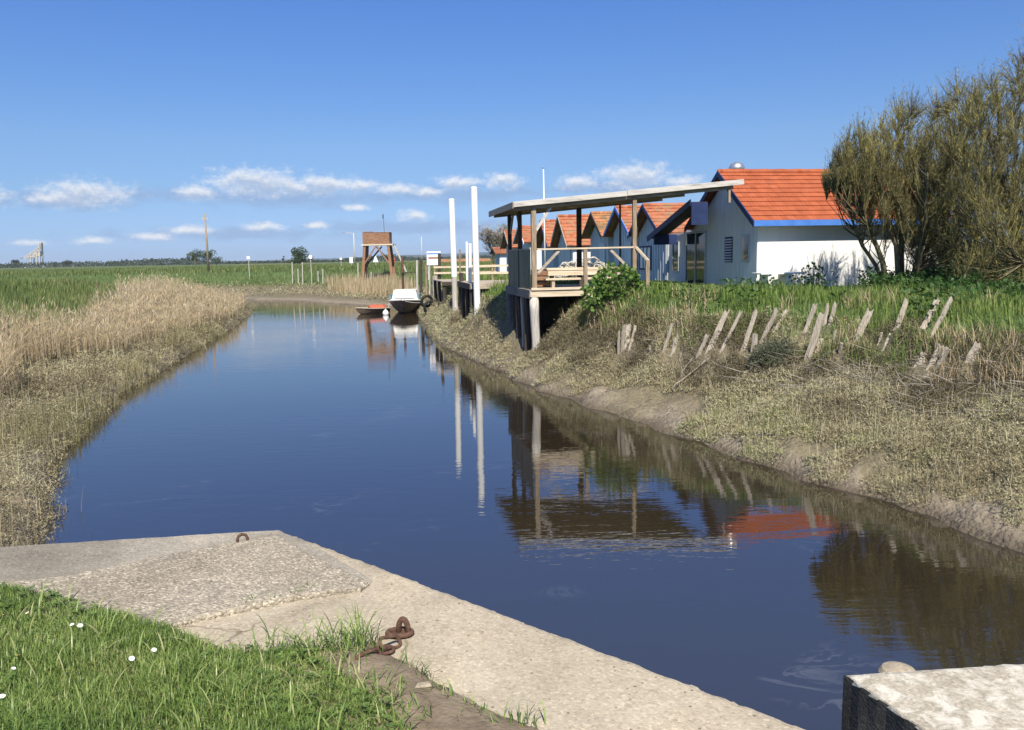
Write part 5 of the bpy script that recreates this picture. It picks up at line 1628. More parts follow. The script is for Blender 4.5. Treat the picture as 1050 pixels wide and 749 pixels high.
# stone chips on the soil
for px, py, s_ in ((434, 712, .03), (445, 716, .014), (500, 724, .012)):
    x, y, _ = at(px, py, QZ)
m = MB(); x, y, _ = at(434, 711, QZ)
m.add([(-.032, -.01, 0), (.03, -.016, 0), (.034, .008, 0), (-.02, .016, 0), (-.028, -.008, .008), (.026, -.012, .01), (.029, .006, .009), (-.018, .012, .008)], [(0, 3, 2, 1), (4, 5, 6, 7), (0, 1, 5, 4), (1, 2, 6, 5), (2, 3, 7, 6), (3, 0, 4, 7)])
tag(m.build('stone_chip', M['quay'], None, loc=(x, y, QZ + .03), rz=.3), 'flat pale stone chip lying on the bare soil', 'stone')

# daisies
def daisy():
    o = thing('daisy', 'white daisy open in the lawn', 'daisy', (0, 0, 0), 0, 'white daisies in the lawn')
    m = MB(); m.tube([(0, 0, -.09), (.004, 0, -.04), (0, 0, 0)], .0012, 5); m.build('stem', M['stem'], o)
    m = MB()
    for k in range(15):
        a = 2 * PI * k / 15; ca, sa = math.cos(a), math.sin(a)
        def pt(r, w_, z): return (ca * r - sa * w_, sa * r + ca * w_, z)
        m.add([pt(.003, -.001, .001), pt(.008, -.0022, .0025), pt(.0125, -.001, .003), pt(.0125, .001, .003), pt(.008, .0022, .0025), pt(.003, .001, .001)], [(0, 1, 2, 3, 4, 5)])
    m.build('petals', M['petal'], o)
    m = MB(); m.lathe([(.0042, .0005), (.004, .003), (.0015, .0045)], 8); m.build('disc', M['yolk'], o)
    return o
dz0 = daisy()
DAISIES = [(15, 672), (56, 698 - 20), (17, 672), (82, 638), (135, 676), (158, 669), (5, 631), (28, 617), (2, 715), (75, 642), (11, 648), (60, 636), (14, 690), (100, 672)]
spots = [(18, 674, 1.25), (82, 643, 1.2), (135, 677, 1.1), (158, 668, 1.0), (4, 632, 1.1), (2, 716, 1.2), (74, 642, .9), (14, 687, .8), (28, 630, .8), (60, 637, .7)]
for i, (px, py, sc_) in enumerate(spots):
    sc_ *= .8
    x, y, _ = at(px, py, QZ + .085)
    if i == 0: r = dz0
    else:
        r = dz0.copy(); COL.objects.link(r)
        for ch in dz0.children:
            c_ = ch.copy(); COL.objects.link(c_); c_.parent = r
    r.location = (x, y, QZ + .09); r.scale = (sc_,) * 3; r.rotation_euler = (random.uniform(.1, .6), random.uniform(-.3, .3), random.uniform(0, 6))

# ------------------------------------------------------------------ trees and shrubs
def twig_bundle(P0, P1, nl, tint, lw, ll, w0, droop=.35, up=.8):
    """upright twigs P0->P1 (n,3), each with nl short shoots along it"""
    n = len(P0)
    D = P1 - P0; L = np.linalg.norm(D, axis=1)
    parts = [leaves(P0, D, L, np.full(n, w0), np.clip(tint - .1, 0, 1))]
    f = RNG.uniform(.05, 1, (n, nl)) ** .8
    Q = (P0[:, None] + D[:, None] * f[..., None]).reshape(-1, 3)
    dirs = np.repeat(D / np.maximum(L, 1e-6)[:, None], nl, 0) * up + RNG.normal(0, droop, (n * nl, 3))
    t = np.clip(np.repeat(tint, nl) + RNG.normal(0, .12, n * nl), 0, 1)
    parts.append(leaves(Q, dirs, ll * RNG.uniform(.5, 1.5, n * nl), np.full(n * nl, lw) * RNG.uniform(.6, 1.4, n * nl), t))
    return parts


def tamarisk(label, base, limbs, env, ntw, seed):
    """limbs: list of (points, r0, r1); env(n) -> sampled crown points with the local crown height"""
    o = thing('tamarisk_shrub', label, 'shrub', base)
    m = MB(); nodes = []
    for pts, r0, r1 in limbs:
        k = 12
        cp = [Vector(p) for p in pts]
        def curve(t):
            s = t * (len(cp) - 1); i = min(int(s), len(cp) - 2); f = s - i
            p0, p1, p2, p3 = cp[max(i - 1, 0)], cp[i], cp[i + 1], cp[min(i + 2, len(cp) - 1)]
            return .5 * ((2 * p1) + (p2 - p0) * f + (2 * p0 - 5 * p1 + 4 * p2 - p3) * f * f + (3 * p1 - p0 - 3 * p2 + p3) * f ** 3)
        q = [curve(i / (k - 1)) + Vector((random.uniform(-.04, .04), random.uniform(-.04, .04), 0)) for i in range(k)]
        m.tube(q, [r0 + (r1 - r0) * i / (k - 1) for i in range(k)], 7, wob=.1)
        nodes += [(p, r0 + (r1 - r0) * i / (k - 1)) for i, p in enumerate(q) if i > 2]
    tips, tint = env(ntw)
    NP = np.array([tuple(p) for p, _ in nodes])
    # thin boughs carry the twigs: every 12th twig gets a bough back to the closest limb below it
    sel = np.arange(0, len(tips), 26)
    hubs = []
    for i in sel:
        t = tips[i] - np.array([0, 0, .5])
        dd = np.linalg.norm((NP - t) * np.array([1.3, 1.3, .8]), axis=1) + 3 * np.maximum(0, NP[:, 2] - t[2] + .85)
        j = int(np.argmin(dd)); a = Vector(NP[j]); b = Vector(t)
        mid = a.lerp(b, .5) + Vector((random.uniform(-.12, .12), random.uniform(-.12, .12), -.12 * (b - a).length))
        m.tube([a, a.lerp(mid, .6) + Vector((0, 0, -.02)), mid, b], [.02, .015, .011, .006], 4)
        hubs += [tuple(a.lerp(mid, .5)), tuple(mid), tuple(mid.lerp(b, .5)), tuple(b)]
    m.build('limbs', M['bark'], o, smooth=True)
    HB = np.array(hubs)
    # twigs start at the nearest bough and sweep upward
    P1 = tips
    P0 = np.zeros_like(P1)
    for s0 in range(0, len(P1), 500):
        q = P1[s0:s0 + 500]
        d2 = ((q[:, None, :] - np.array([0, 0, .45]) - HB[None]) ** 2 * np.array([1.0, 1.0, .7])).sum(2)
        P0[s0:s0 + 500] = HB[np.argmin(d2, 1)]
    D = P1 - P0; L = np.linalg.norm(D, axis=1); far = L > 1.0
    ok = L < 2.1
    P0, P1, D, L, far, tint = P0[ok], P1[ok], D[ok], L[ok], far[ok], tint[ok]
    P0[far] = P1[far] - D[far] / L[far][:, None] * 1.25
    parts = twig_bundle(P0, P1, 24, tint, .0078, .078, .0095, .3, .9)
    V, F, T = merge(parts)
    np_mesh('crown', V, F, M['twig'], {'tint': T}, parent=o)
    return o

def crown_env(prof_x, prof_top, prof_low, yc, ry, x0, seed, base):
    """crown filling a hull: top and bottom height given along x, depth ry about yc"""
    def f(n):
        x = RNG.uniform(prof_x[0], prof_x[-1], n * 3)
        top = np.interp(x, prof_x, prof_top); lo = np.interp(x, prof_x, prof_low)
        wob = (fbm(x * 1.3, x * 0 + seed, seed, 3) - .5) * 1.15 + (vnoise(x * 6, x * 0, seed + 1) - .5) * .7
        top = top + wob
        v = RNG.uniform(-1, 1, n * 3)
        top = lo + (top - lo) * np.sqrt(np.maximum(0.05, 1 - v * v * .8))
        y = yc + v * ry * np.sqrt(np.clip((top - lo) / 3, .2, 1))
        u = RNG.uniform(0, 1, n * 3) ** .72
        z = lo + (top - lo) * u + RNG.exponential(.15, n * 3) * (u > .8)
        # gaps
        k = fbm(x * 1.1 + 7, z * .7 + y * .5, seed + 4, 3) > .375 - .06 * (u > .7)
        P = np.stack([x, y, z], 1)[k][:n]
        t = np.clip(.12 + .55 * fbm(P[:, 0] * .9, P[:, 2] * .7, seed + 9, 3) + RNG.normal(0, .2, len(P)), 0, 1)
        return P - np.array(base), t
    return f
b1 = (10.9, 22.4, ground_z(10.9, 22.4))
def L1(*p): return [tuple(Vector(q) - Vector(b1)) for q in p]
gz1 = b1[2] - .3
limbs = [(L1((10.6, 22.4, gz1), (10.2, 22.2, 3.6), (9.5, 22.0, 4.7), (9.05, 22, 5.6)), .09, .02),
         (L1((10.75, 22.3, gz1), (10.6, 22.1, 3.7), (10.0, 22.0, 5.2), (9.8, 22, 6.2)), .1, .02),
         (L1((10.95, 22.5, gz1), (10.95, 22.6, 3.8), (10.7, 22.6, 5.4), (10.7, 22.5, 6.9)), .11, .02),
         (L1((11.1, 22.3, gz1), (11.3, 22.2, 3.7), (11.4, 22.2, 5.4), (11.4, 22.2, 7.0)), .1, .02),
         (L1((11.2, 22.5, gz1), (11.7, 22.8, 3.6), (12.2, 22.8, 5.0), (12.4, 22.8, 6.8)), .1, .02),
         (L1((10.7, 22.6, gz1), (10.3, 23.0, 3.5), (9.9, 23.3, 4.4), (9.6, 23.2, 5.4)), .07, .02),
         (L1((11.0, 22.2, gz1), (10.9, 21.5, 3.4), (10.8, 21.1, 4.6), (10.8, 21.0, 5.8)), .07, .02)]
env = crown_env([8.7, 9.0, 9.6, 10.3, 11.2, 12.0, 12.6], [5.6, 6.5, 7.0, 7.3, 7.8, 8.3, 8.4], [6.0, 5.6, 5.0, 4.3, 3.7, 3.2, 3.0], 22.2, 1.35, 9, 31, b1)
tamarisk('upright brown tamarisk shrub in front of the white wall, left of the larger one', b1, limbs, env, 8500, 31)
b2 = (14.4, 21.0, ground_z(14.4, 21.0))
def L2(*p): return [tuple(Vector(q) - Vector(b2)) for q in p]
gz2 = b2[2] - .3
limbs = [(L2((14.2, 20.9, gz2), (13.6, 20.3, 3.5), (12.7, 19.9, 4.4), (12.0, 19.9, 5.4), (11.7, 20.0, 6.6)), .17, .03),
         (L2((14.3, 21.1, gz2), (13.4, 21.0, 3.6), (12.6, 20.9, 5.4), (12.4, 20.9, 7.6)), .14, .03),
         (L2((14.4, 21.0, gz2), (14.0, 20.8, 4.4), (13.6, 20.7, 6.3), (13.5, 20.7, 8.6)), .17, .03),
         (L2((14.6, 21.0, gz2), (14.8, 20.9, 4.4), (14.8, 20.8, 6.6), (14.8, 20.8, 9.0)), .17, .03),
         (L2((14.7, 21.1, gz2), (15.6, 21.0, 4.4), (16.2, 21, 6.6), (16.4, 21, 8.8)), .16, .03),
         (L2((14.2, 20.7, gz2), (13.2, 19.7, 3.1), (12.2, 19.2, 3.4), (11.5, 19.0, 4.0)), .1, .02),
         (L2((14.3, 20.6, gz2), (13.8, 19.6, 3.1), (13.4, 19.0, 3.6), (13.0, 18.8, 4.4)), .09, .02),
         (L2((14.6, 20.7, gz2), (15.0, 19.7, 3.4), (15.4, 19.2, 4.6), (15.6, 19.1, 6.0)), .1, .02)]
env = crown_env([10.7, 11.5, 12.6, 13.5, 14.4, 16, 18, 19.2], [6.4, 7.7, 8.3, 9.1, 10.0, 10.6, 10.0, 7.8], [3.3, 2.8, 2.6, 2.6, 2.6, 2.6, 2.8, 3.4], 20.8, 2.1, 9, 37, b2)
tamarisk('largest tamarisk shrub at the right with a thick lichen covered leaning limb', b2, limbs, env, 22000, 37)

# broad-leaved bush by the pavilion corner
fx, fy = 3.15, 23.75
fz = ground_z(fx, fy)
fb = thing('fig_bush', 'bright green broad leaved bush hiding the right corner of the pavilion deck', 'bush', (fx, fy, fz))
m = MB()
for k in range(9):
    a = random.uniform(0, 2 * PI); m.tube([(0, 0, -.2), (.3 * math.cos(a), .25 * math.sin(a), .35), (.6 * math.cos(a), .5 * math.sin(a), .8)], [.025, .018, .008], 5)
m.build('stems', M['bark'], fb)
n = 1500
u = RNG.normal(size=(n, 3)); u /= np.linalg.norm(u, axis=1)[:, None]
r = RNG.uniform(.55, 1, n) ** .6 * (.8 + .45 * vnoise(u[:, 0] * 3 + 5, u[:, 2] * 3 + u[:, 1] * 2, 5))
Pf = u * r[:, None] * np.array([.68, .55, .55]) + np.array([.05, 0, .42])
ext = RNG.random(n) < .3
Pf[ext] += np.array([-.4, -.2, -.35])
Pf = Pf[Pf[:, 2] > -.35]; n = len(Pf)
Df = Pf * np.array([1, 1, .6]) + RNG.normal(0, .4, (n, 3)); Df[:, 2] -= .15
V, F, T = leaves(Pf, Df, unif(n, .09, .17), unif(n, .08, .14), unif(n, 0, 1))
np_mesh('foliage', V, F, M['bush_leaf'], {'tint': T}, parent=fb)

# round grey-green sea-blite shrub on the bank
sx_, sy_, sz_ = ground_hit(793, 372)
sb = thing('sea_blite_bush', 'low rounded grey green shrub between the leaning stakes', 'bush', (sx_, sy_, sz_))
M['blite'] = foliage('sea_blite_leaves', [(0, (.06, .075, .045)), (.6, (.11, .125, .075)), (1, (.2, .2, .12))], trans=.15)
n = 5200
u = RNG.normal(size=(n, 3)); u /= np.linalg.norm(u, axis=1)[:, None]; u[:, 2] = np.abs(u[:, 2])
r = RNG.uniform(.2, 1, n) ** .5 * (.75 + .5 * vnoise(u[:, 0] * 3 + 5, u[:, 2] * 3 + u[:, 1] * 2, 15))
Pf = u * r[:, None] * np.array([.62, .5, .5])
V, F, T = leaves(Pf, u + RNG.normal(0, .7, (n, 3)), unif(n, .04, .09), unif(n, .012, .022), unif(n, 0, 1))
np_mesh('foliage', V, F, M['blite'], {'tint': T}, parent=sb)
m = MB()
for k in range(8):
    a = k * .8; m.tube([(0, 0, -.15), (.2 * math.cos(a), .18 * math.sin(a), .15), (.4 * math.cos(a), .33 * math.sin(a), .32)], [.014, .01, .005], 4)
m.build('stems', M['bark'], sb)

# bramble patch below the tamarisks
Pg, dg, eg, bg_ = zone(60000, 16, 25, lambda P, d, z, e, b: (b == 0) & (P[:, 0] > 9.9) & (P[:, 0] < 14.2) & (P[:, 1] > 18.6) & (P[:, 1] < 23) & (fbm(P[:, 0] * .6, P[:, 1] * .6, 681, 3) > .44), 15, 42, 1.0)
k = len(Pg)
bh = .25 + .55 * fbm(Pg[:, 0] * .7, Pg[:, 1] * .7, 683, 3)
D = RNG.normal(size=(k, 3)); D[:, 2] = D[:, 2] * .5 - .1
stuff('brambles', [leaves(Pg + np.stack([np.zeros(k), np.zeros(k), bh * unif(k, .1, 1)], 1), D, unif(k, .06, .13), unif(k, .05, .09), unif(k, 0, 1))], M['bramble'])
# leafy weeds against the white wall
x, y, z = 9.3, 24.6, 2.5
wd_ = thing('tall_weed', 'leafy weed standing against the white wall left of the tamarisk', 'weed', (x, y, ground_z(x, y)))
n = 130; zz = unif(n, .1, .75)
Pf = np.stack([RNG.normal(0, .3, n) * (1.2 - zz * .5), RNG.normal(0, .22, n), zz], 1)
V, F, T = leaves(Pf, RNG.normal(size=(n, 3)), unif(n, .08, .17), unif(n, .05, .1), unif(n, 0, 1)); np_mesh('foliage', V, F, M['bramble'], {'tint': T}, parent=wd_)
m = MB()
for k in range(6): m.tube([(0, 0, -.1), (random.uniform(-.3, .3), random.uniform(-.15, .15), 1.1)], [.012, .005], 4)
m.build('stems', M['stem'], wd_)

# bare tree beside the far cabins
bx, by, bz = aty(508, 270, 76)
bt = thing('bare_tree', 'leafless grey branched tree at the far end of the cabin row', 'tree', (bx, by, 2.4))
m = MB(); segs_ = []
def grow(p, d, L, r, lev):
    q = p + d * L
    mid = p.lerp(q, .5) + Vector((random.uniform(-.06, .06) * L, random.uniform(-.06, .06) * L, 0))
    if lev < 3: m.tube([p, mid, q], [r, r * .8, r * .6], 5 if lev < 2 else 4)
    segs_.append((p, q, lev))
    if lev < 4:
        for k in range(4 if lev < 3 else 5):
            f = random.uniform(.35, 1)
            nd = (d + Vector((random.gauss(0, .5), random.gauss(0, .5), random.uniform(-.05, .45)))).normalized()
            grow(p.lerp(q, f), nd, L * random.uniform(.5, .8), r * .55, lev + 1)
for k in range(3): grow(Vector((0, 0, 0)), Vector((random.gauss(0, .35), random.gauss(0, .3), 1)).normalized(), 2.1, .12, 0)
m.build('trunk', M['bark'], bt)
A = np.array([tuple(s[0]) for s in segs_ if s[2] >= 3]); B_ = np.array([tuple(s[1]) for s in segs_ if s[2] >= 3])
V, F, T = merge(twig_bundle(A, B_, 3, unif(len(A), 0, 1), .03, .35, .035, .5, .7))
np_mesh('crown', V, F, M['bare_twig'], {'tint': T}, parent=bt)


def leafy_tree(px, base_y, top_y, wpx, Y, label, m_leaf='tree_leaf', n=900, trunk=.25, nb=7, group='small trees on the horizon', name='tree', z0=2.2, seedy=1):
    x, _, _ = aty(px, base_y, Y); zt = aty(px, top_y, Y)[2]
    W = wpx / FPX * Y; Hh = zt - z0
    o = thing(name, label, 'tree', (x, Y, z0), 0, group)
    m = MB(); m.tube([(0, 0, -.3), (W * .02, 0, Hh * .3), (0, 0, Hh * .7)], [W * .045, W * .035, W * .015], 6)
    rnd = random.Random(label)
    cl = []
    for k in range(nb):
        c_ = Vector((rnd.uniform(-.33, .33) * W, rnd.uniform(-.3, .3) * W, Hh * rnd.uniform(trunk + .22, .82)))
        cl.append((c_, rnd.uniform(.2, .32) * min(W, Hh * 1.2)))
        m.tube([(0, 0, Hh * .3), tuple(c_)], [W * .02, W * .008], 4)
    m.build('trunk', M['bark'], o)
    Ps = []
    for c_, r in cl:
        k = n // nb
        u = RNG.normal(size=(k, 3)); u /= np.linalg.norm(u, axis=1)[:, None]
        Ps.append(np.array(c_) + u * (RNG.uniform(.3, 1, k) ** .5 * r)[:, None] * np.array([1, 1, .8]))
    Ps = np.concatenate(Ps); Ps[:, 2] = np.minimum(Ps[:, 2], Hh)
    k = len(Ps); s_ = .09 * W
    V, F, T = leaves(Ps, RNG.normal(size=(k, 3)), unif(k, .5, 1.3) * s_, unif(k, .4, .9) * s_, unif(k, 0, 1))
    np_mesh('crown', V, F, M[m_leaf], {'tint': T}, parent=o)
leafy_tree(200, 272, 255, 15, 320, 'left of the two round trees behind the telegraph pole')
leafy_tree(214, 272, 256, 15, 325, 'right of the two round trees, partly behind the telegraph pole')
leafy_tree(222, 272, 263, 9, 318, 'small low tree at the right foot of the pair behind the pole')
leafy_tree(307, 270, 251, 17, 290, 'rounded tree alone on the horizon left of the fishing hut', n=1800, trunk=-.08, nb=12)
leafy_tree(318, 270, 261, 8, 295, 'low bush just right of the rounded lone tree', nb=4)
leafy_tree(17, 273, 266, 8, 620, 'dark umbrella shaped tree left of the pale crane', trunk=.5, nb=4, m_leaf='far_leaf')
leafy_tree(70, 273, 266.5, 8, 640, 'dark round tree right of the pale crane', m_leaf='far_leaf')
leafy_tree(291, 270, 261, 4, 300, 'thin dark tree left of the rounded lone tree', m_leaf='far_leaf', nb=3)
leafy_tree(512, 268, 240, 14, 82, 'dark green bush tree beside the bare tree', m_leaf='bramble', n=900, trunk=.05, z0=2.4)

# distant wood along the horizon
xs = []
for k in range(2600):
    px = random.uniform(-420, 1500); Y = random.uniform(650, 1000)
    x = (px - 525) / FPX * Y
    hgt = (2.2 + 4.8 * float(vnoise(np.array([px * .035]), np.array([1.0]), 5)[0]) ** 1.5)
    xs.append((x, Y, hgt))
xs = np.array(xs); k = 26
Q = np.repeat(xs, k, 0); n = len(Q)
Pw = np.stack([Q[:, 0] + RNG.normal(0, 4.5, n), Q[:, 1] + RNG.normal(0, 3, n), 1.9 + RNG.uniform(0, 1, n) ** .8 * Q[:, 2]], 1)
stuff('far_wood', [leaves(Pw, RNG.normal(size=(n, 3)), unif(n, .9, 2.2), unif(n, .8, 1.6), unif(n, 0, 1))], M['far_leaf'])
# low blue hills
hx = np.linspace(-2600, 3800, 160); hy = np.linspace(0, 1, 9)
HXg, HYg = np.meshgrid(hx, hy)
hh_ = (14 + 38 * fbm(HXg.ravel() / 700, HXg.ravel() * 0, 91, 4)) * np.interp(HXg.ravel(), [-2600, -1500, -700, 800, 3800], [0.15, .45, .95, 1.1, .9]) * np.sin(HYg.ravel() * PI) ** .8
HP = np.stack([HXg.ravel(), 4700 + HYg.ravel() * 1500, 1 + hh_], 1)
hi = np.arange(len(HP)).reshape(9, 160)
HF = np.stack([hi[:-1, :-1], hi[:-1, 1:], hi[1:, 1:], hi[1:, :-1]], -1).reshape(-1, 4)
M['hill'] = surf('wooded_hills', [(.3, (.03, .045, .035)), (.7, (.05, .065, .05))], scale=(.004, .01, .01), bump=0, rough=1, spec=0)
tag(np_mesh('hills', HP, [HF], M['hill'], smooth=True), kind='structure')

# ------------------------------------------------------------------ fishing hut on stilts
Yh = 82
hx0, _, hzb = aty(372, 252, Yh); hx1 = aty(399.5, 252, Yh)[0]; hzt = aty(386, 238.5, Yh)[2]; hW = hx1 - hx0
hut = thing('stilt_hut', 'brown timber lookout hut on four splayed stilts above the far bank', 'hut', ((hx0 + hx1) / 2, Yh + .9, 0))
hw = hW / 2
m = MB()
for i in range(7):
    z = hzb + .16 + i * (hzt - hzb - .2) / 7; hgt = (hzt - hzb - .2) / 7 - .012
    for (a0, a1, b0, b1) in ((-hw, hw, -.9, -.86), (-hw, -hw + .04, -.858, .9), (hw - .04, hw, -.858, .9), (-hw + .042, hw - .042, .86, .9)):
        m.box(a0, a1, b0, b1, z, z + hgt)
m.build('wall', M['brown_wood'], hut)
m = MB(); m.box(-hw - .02, hw * -.35, -.93, .2, hzt, hzt + .09); m.box(-hw * .34, hw + .02, -.93, .93, hzt - .03, hzt + .02); m.build('roof', M['brown_wood'], hut)
m = MB(); m.box(-hw - .15, hw + .35, -1.02, 1.1, hzb - .02, hzb + .13); m.build('platform', M['pale_wood'], hut)
for sx2 in (-1, 1):
    for sy2 in (-1, 1):
        gx_, gy_ = (hx0 + hx1) / 2 + sx2 * hw * 1.15, Yh + .9 + sy2 * .95
        m = MB(); m.bar((sx2 * hw * 1.15, sy2 * .95, ground_z(gx_, gy_) - .4), (sx2 * hw * .88, sy2 * .8, hzb - .02), .27, .27); m.build('leg', M['brown_wood'], hut)
for p, q in (((-hw * 1.05, -.92, 3.1), (-.05, -.9, hzb - .1)), ((hw * 1.05, -.93, 3.1), (.05, -.9, hzb - .1)), ((-hw, .8, 3.2), (.3, .8, hzb - .1)), ((hw, .8, 3.2), (-.3, .8, hzb - .1))):
    m = MB(); m.bar(p, q, .13, .13); m.build('brace', M['brown_wood' if p[1] < 0 else 'dark_wood'], hut)
m = MB()
for a in (0, .5): m.bar((hw + 1.5, -.2 + a, 2.4), (hw + .3, -.2 + a, hzb + .1), .06, .1)
for i in range(7):
    f = (i + .5) / 7; m.bar((hw + 1.5 - 1.2 * f, -.2, 2.4 + (hzb - 2.3) * f), (hw + 1.5 - 1.2 * f, .3, 2.4 + (hzb - 2.3) * f), .05, .05)
m.build('ladder', M['grey_wood'], hut)
fz0 = aty(391, 219, Yh)[2]; fx0 = aty(391, 219, Yh)[0] - (hx0 + hx1) / 2
m = MB(); m.tube([(fx0 + .05, .3, hzt - .2), (fx0, .3, fz0)], [.025, .018], 6); fp = m.build('flagpole', M['dark_wood'], hut)
m = MB(); m.box(fx0 - .08, fx0 + .02, .28, .32, fz0 - .45, fz0 - .05); m.build('flag', M['black'], fp)

# ------------------------------------------------------------------ poles, posts and signs across the fields
def pole(px, pb, pt, Y, r, label, mat_='concrete_pole', arm=None, name='utility_pole', cat='pole'):
    x, y, z1 = aty(px, pt, Y); z0 = 2.2
    o = thing(name, label, cat, (x, y, z0))
    m = MB(); m.tube([(0, 0, 0), (0, 0, z1 - z0)], [r, r * .65], 8); m.build('shaft', M[mat_], o, smooth=True)
    m = MB()
    if arm == 'wire':
        m.box(-.35, .35, -.06, .06, z1 - z0 - .75, z1 - z0 - .62)
        for a in (-.3, .3): m.tube([(a, 0, z1 - z0 - .62), (a, 0, z1 - z0 - .4)], .05, 6)
        m.build('crossarm', M['grey_wood'], o)
    elif arm == 'lamp':
        m.bar((0, 0, z1 - z0 - .1), (-1.6, 0, z1 - z0 + .1), .08); ar = m.build('arm', M['concrete_pole'], o)
        m = MB(); m.box(-2.2, -1.5, -.12, .12, z1 - z0 + .04, z1 - z0 + .16); m.build('lamp_head', M['metal'], ar)
    return o
pole(210, 273, 219, 100, .16, 'tall weathered telegraph pole standing alone in the left meadow', 'old_wood_up', arm='wire')
pole(362.5, 273, 239, 150, .13, 'slim lamp post left of the stilt hut', arm='lamp', name='lamp_post', cat='lamp post')
pole(432, 270, 243, 170, .12, 'slim post right of the stilt hut, above the landing stage')


def sign(px, pb, y0, y1, wpx, Y, label, shape='rect', mat_='sign_white', name='sign'):
    x, y, zt = aty(px, y0, Y); zb = aty(px, y1, Y)[2]; W = wpx / FPX * Y
    gz_ = ground_z(x, y)
    o = thing(name, label, 'sign', (x, y, gz_))
    m = MB()
    if shape == 'tri': m.prism([(-W / 2, zb - gz_), (W / 2, zb - gz_), (W * .1, zt - gz_), (-W * .1, zt - gz_)], 'y', -.03, .0)
    elif shape == 'round': m.prism([(W / 2 * math.cos(t), (zb + zt) / 2 - gz_ + W / 2 * math.sin(t)) for t in np.linspace(0, 2 * PI, 17)[:-1]], 'y', -.03, 0)
    else: m.box(-W / 2, W / 2, -.03, 0, zb - gz_, zt - gz_)
    m.build('panel', M[mat_], o)
    m = MB(); m.tube([(0, .05, -.3), (0, .05, zt - gz_ - .05)], .045, 6); m.build('post', M['grey_wood'], o)
    return o
sign(254.5, 273, 263, 266, 3.2, 92, 'small white sign on a post right of the telegraph pole')
sign(318.2, 288, 262, 265.5, 4, 86, 'round white marker on a tall post at the far water edge', 'round')
sign(360, 274, 264, 270, 3.5, 115, 'white square sign left of the hut stilts')
sign(385, 272, 263, 269, 5.5, 118, 'white tapering sign seen between the hut stilts', 'tri')
sign(402.5, 272, 264, 271, 4.5, 104, 'orange board right of the hut stilts', 'rect', 'orange_paint')
sign(349.5, 273, 264.5, 266.5, 2.4, 125, 'tiny white plate on a stand left of the white square sign')
for px, pb, pt, Y, lab in ((299.5, 283, 269, 88, 'thin fence post, leftmost on the far bank'), (310, 288, 269, 87, 'tall thin fence post left of the round white marker'), (331, 290, 276, 86, 'short fence post right of the round white marker'),
                           (305.5, 284, 276, 88, 'shortest fence post between the two tall ones'), (367, 289, 270, 82, 'grey post left of the hut stilts'), (380.5, 288, 279, 81, 'short post below the hut floor'),
                           (326, 286, 278, 87, 'stubby fence post beside the round white marker')):
    post_at(px, pb, pt, Y, .12, 'grey_wood', lab, 'fence_post', 'post', 'fence posts on the far bank')

# pale port crane far away
Yc = 1500; s_ = Yc / FPX
cx, _, _ = aty(40, 272, Yc)
cr = thing('port_crane', 'pale cream loading crane far off on the left horizon', 'crane', (cx, Yc, 1.5))
def cpt(px, py): a = aty(px, py, Yc); return (a[0] - cx, 0, a[2] - 1.5)
m = MB()
for px in (33, 39, 42):
    for yy in (-5, 5):
        a, b = cpt(px, 272), cpt(px + .5, 259); m.bar((a[0], yy, 0), (b[0], yy, b[2]), 1.5)
m.build('legs', M['crane'], cr)
m = MB()
def quadbar(pts, y0, y1):
    m.prism([(p[0], p[2]) for p in pts], 'y', y0, y1)
for p_, q_, w_ in (((26, 265), (42, 262), 1.3), ((26, 264), (34, 259), 1.1), ((34, 259), (42, 253), 1.3), ((34, 259), (36, 264), .9), ((38, 256), (39, 263), .9), ((30, 262), (31, 265), .8), ((42, 263), (42, 250), 1.6), ((36, 263), (42, 256), .8)):
    for yy in (-5, 5):
        a, b = cpt(*p_), cpt(*q_); m.bar((a[0], yy, a[2]), (b[0], yy, b[2]), w_)
quadbar([cpt(35, 263), cpt(42, 263), cpt(42, 258), cpt(37, 259.5)], -4, 4)
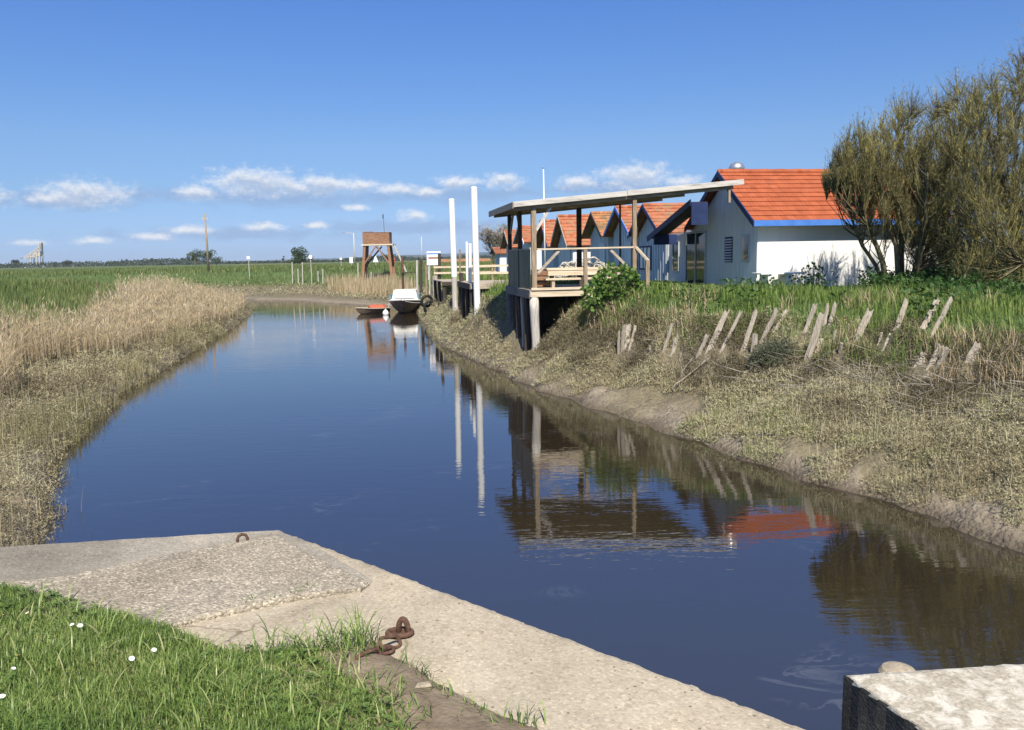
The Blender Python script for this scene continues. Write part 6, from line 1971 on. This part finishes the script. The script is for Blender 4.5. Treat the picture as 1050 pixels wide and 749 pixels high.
quadbar([cpt(40, 256), cpt(43, 256), cpt(43, 249), cpt(41, 249)], -3, 3)
m.build('body', M['crane'], cr)
m = MB(); m.bar(cpt(21, 265), cpt(34, 264.5), 1.2); m.build('boom', M['red_post'], cr)
for px, w_, lab in ((27, 3, 'low white shed left of the far crane'), (47, 4, 'low white shed just right of the far crane'), (77, 2.4, 'small white shed right of the dark round tree')):
    x, y, z = aty(px, 271.5, 1100)
    o = thing('shed', lab, 'shed', (x, 1100, 1.5), 0, 'white sheds on the horizon')
    W = w_ * 1100 / FPX
    m = MB(); m.box(-W / 2, W / 2, -4, 4, 0, 4.6); m.build('wall', M['sign_white'], o)
    m = MB(); m.prism([(-W / 2 - .3, 4.62), (W / 2 + .3, 4.62), (0, 6.2)], 'y', -4.3, 4.3); m.build('roof', M['metal'], o)

# long low barn with a red roof, far behind the landing stages
x, y, z = aty(474, 271, 210)
bn_ = thing('barn', 'long low white barn with a dull red roof behind the white poles', 'barn', (x, 210, 1.8), math.radians(4))
zt_ = aty(474, 265.5, 210)[2] - 1.8
m = MB(); m.box(-7, 7, -3, 3, 0, zt_ * .5); m.build('wall', M['boat_white'], bn_)
m = MB(); m.prism([(-3.4, zt_ * .5), (3.4, zt_ * .5), (0, zt_)], 'x', -7.3, 7.3); m.build('roof', M['tile_moss'], bn_)

# ------------------------------------------------------------------ the air between here and the hills
hm_ = bpy.data.materials.new('thin_haze'); hm_.use_nodes = True
hn = hm_.node_tree
for n_ in list(hn.nodes): hn.nodes.remove(n_)
ho_ = hn.nodes.new('ShaderNodeOutputMaterial'); pv = hn.nodes.new('ShaderNodeVolumePrincipled')
pv.inputs['Color'].default_value = (.72, .85, 1, 1); pv.inputs['Density'].default_value = .00011; pv.inputs['Anisotropy'].default_value = .1
hn.links.new(pv.outputs['Volume'], ho_.inputs['Volume'])
m = MB(); m.box(-10500, 10500, -900, 13500, -3.5, 75)
tag(m.build('haze', hm_), kind='stuff')
scene.cycles.volume_bounces = 0
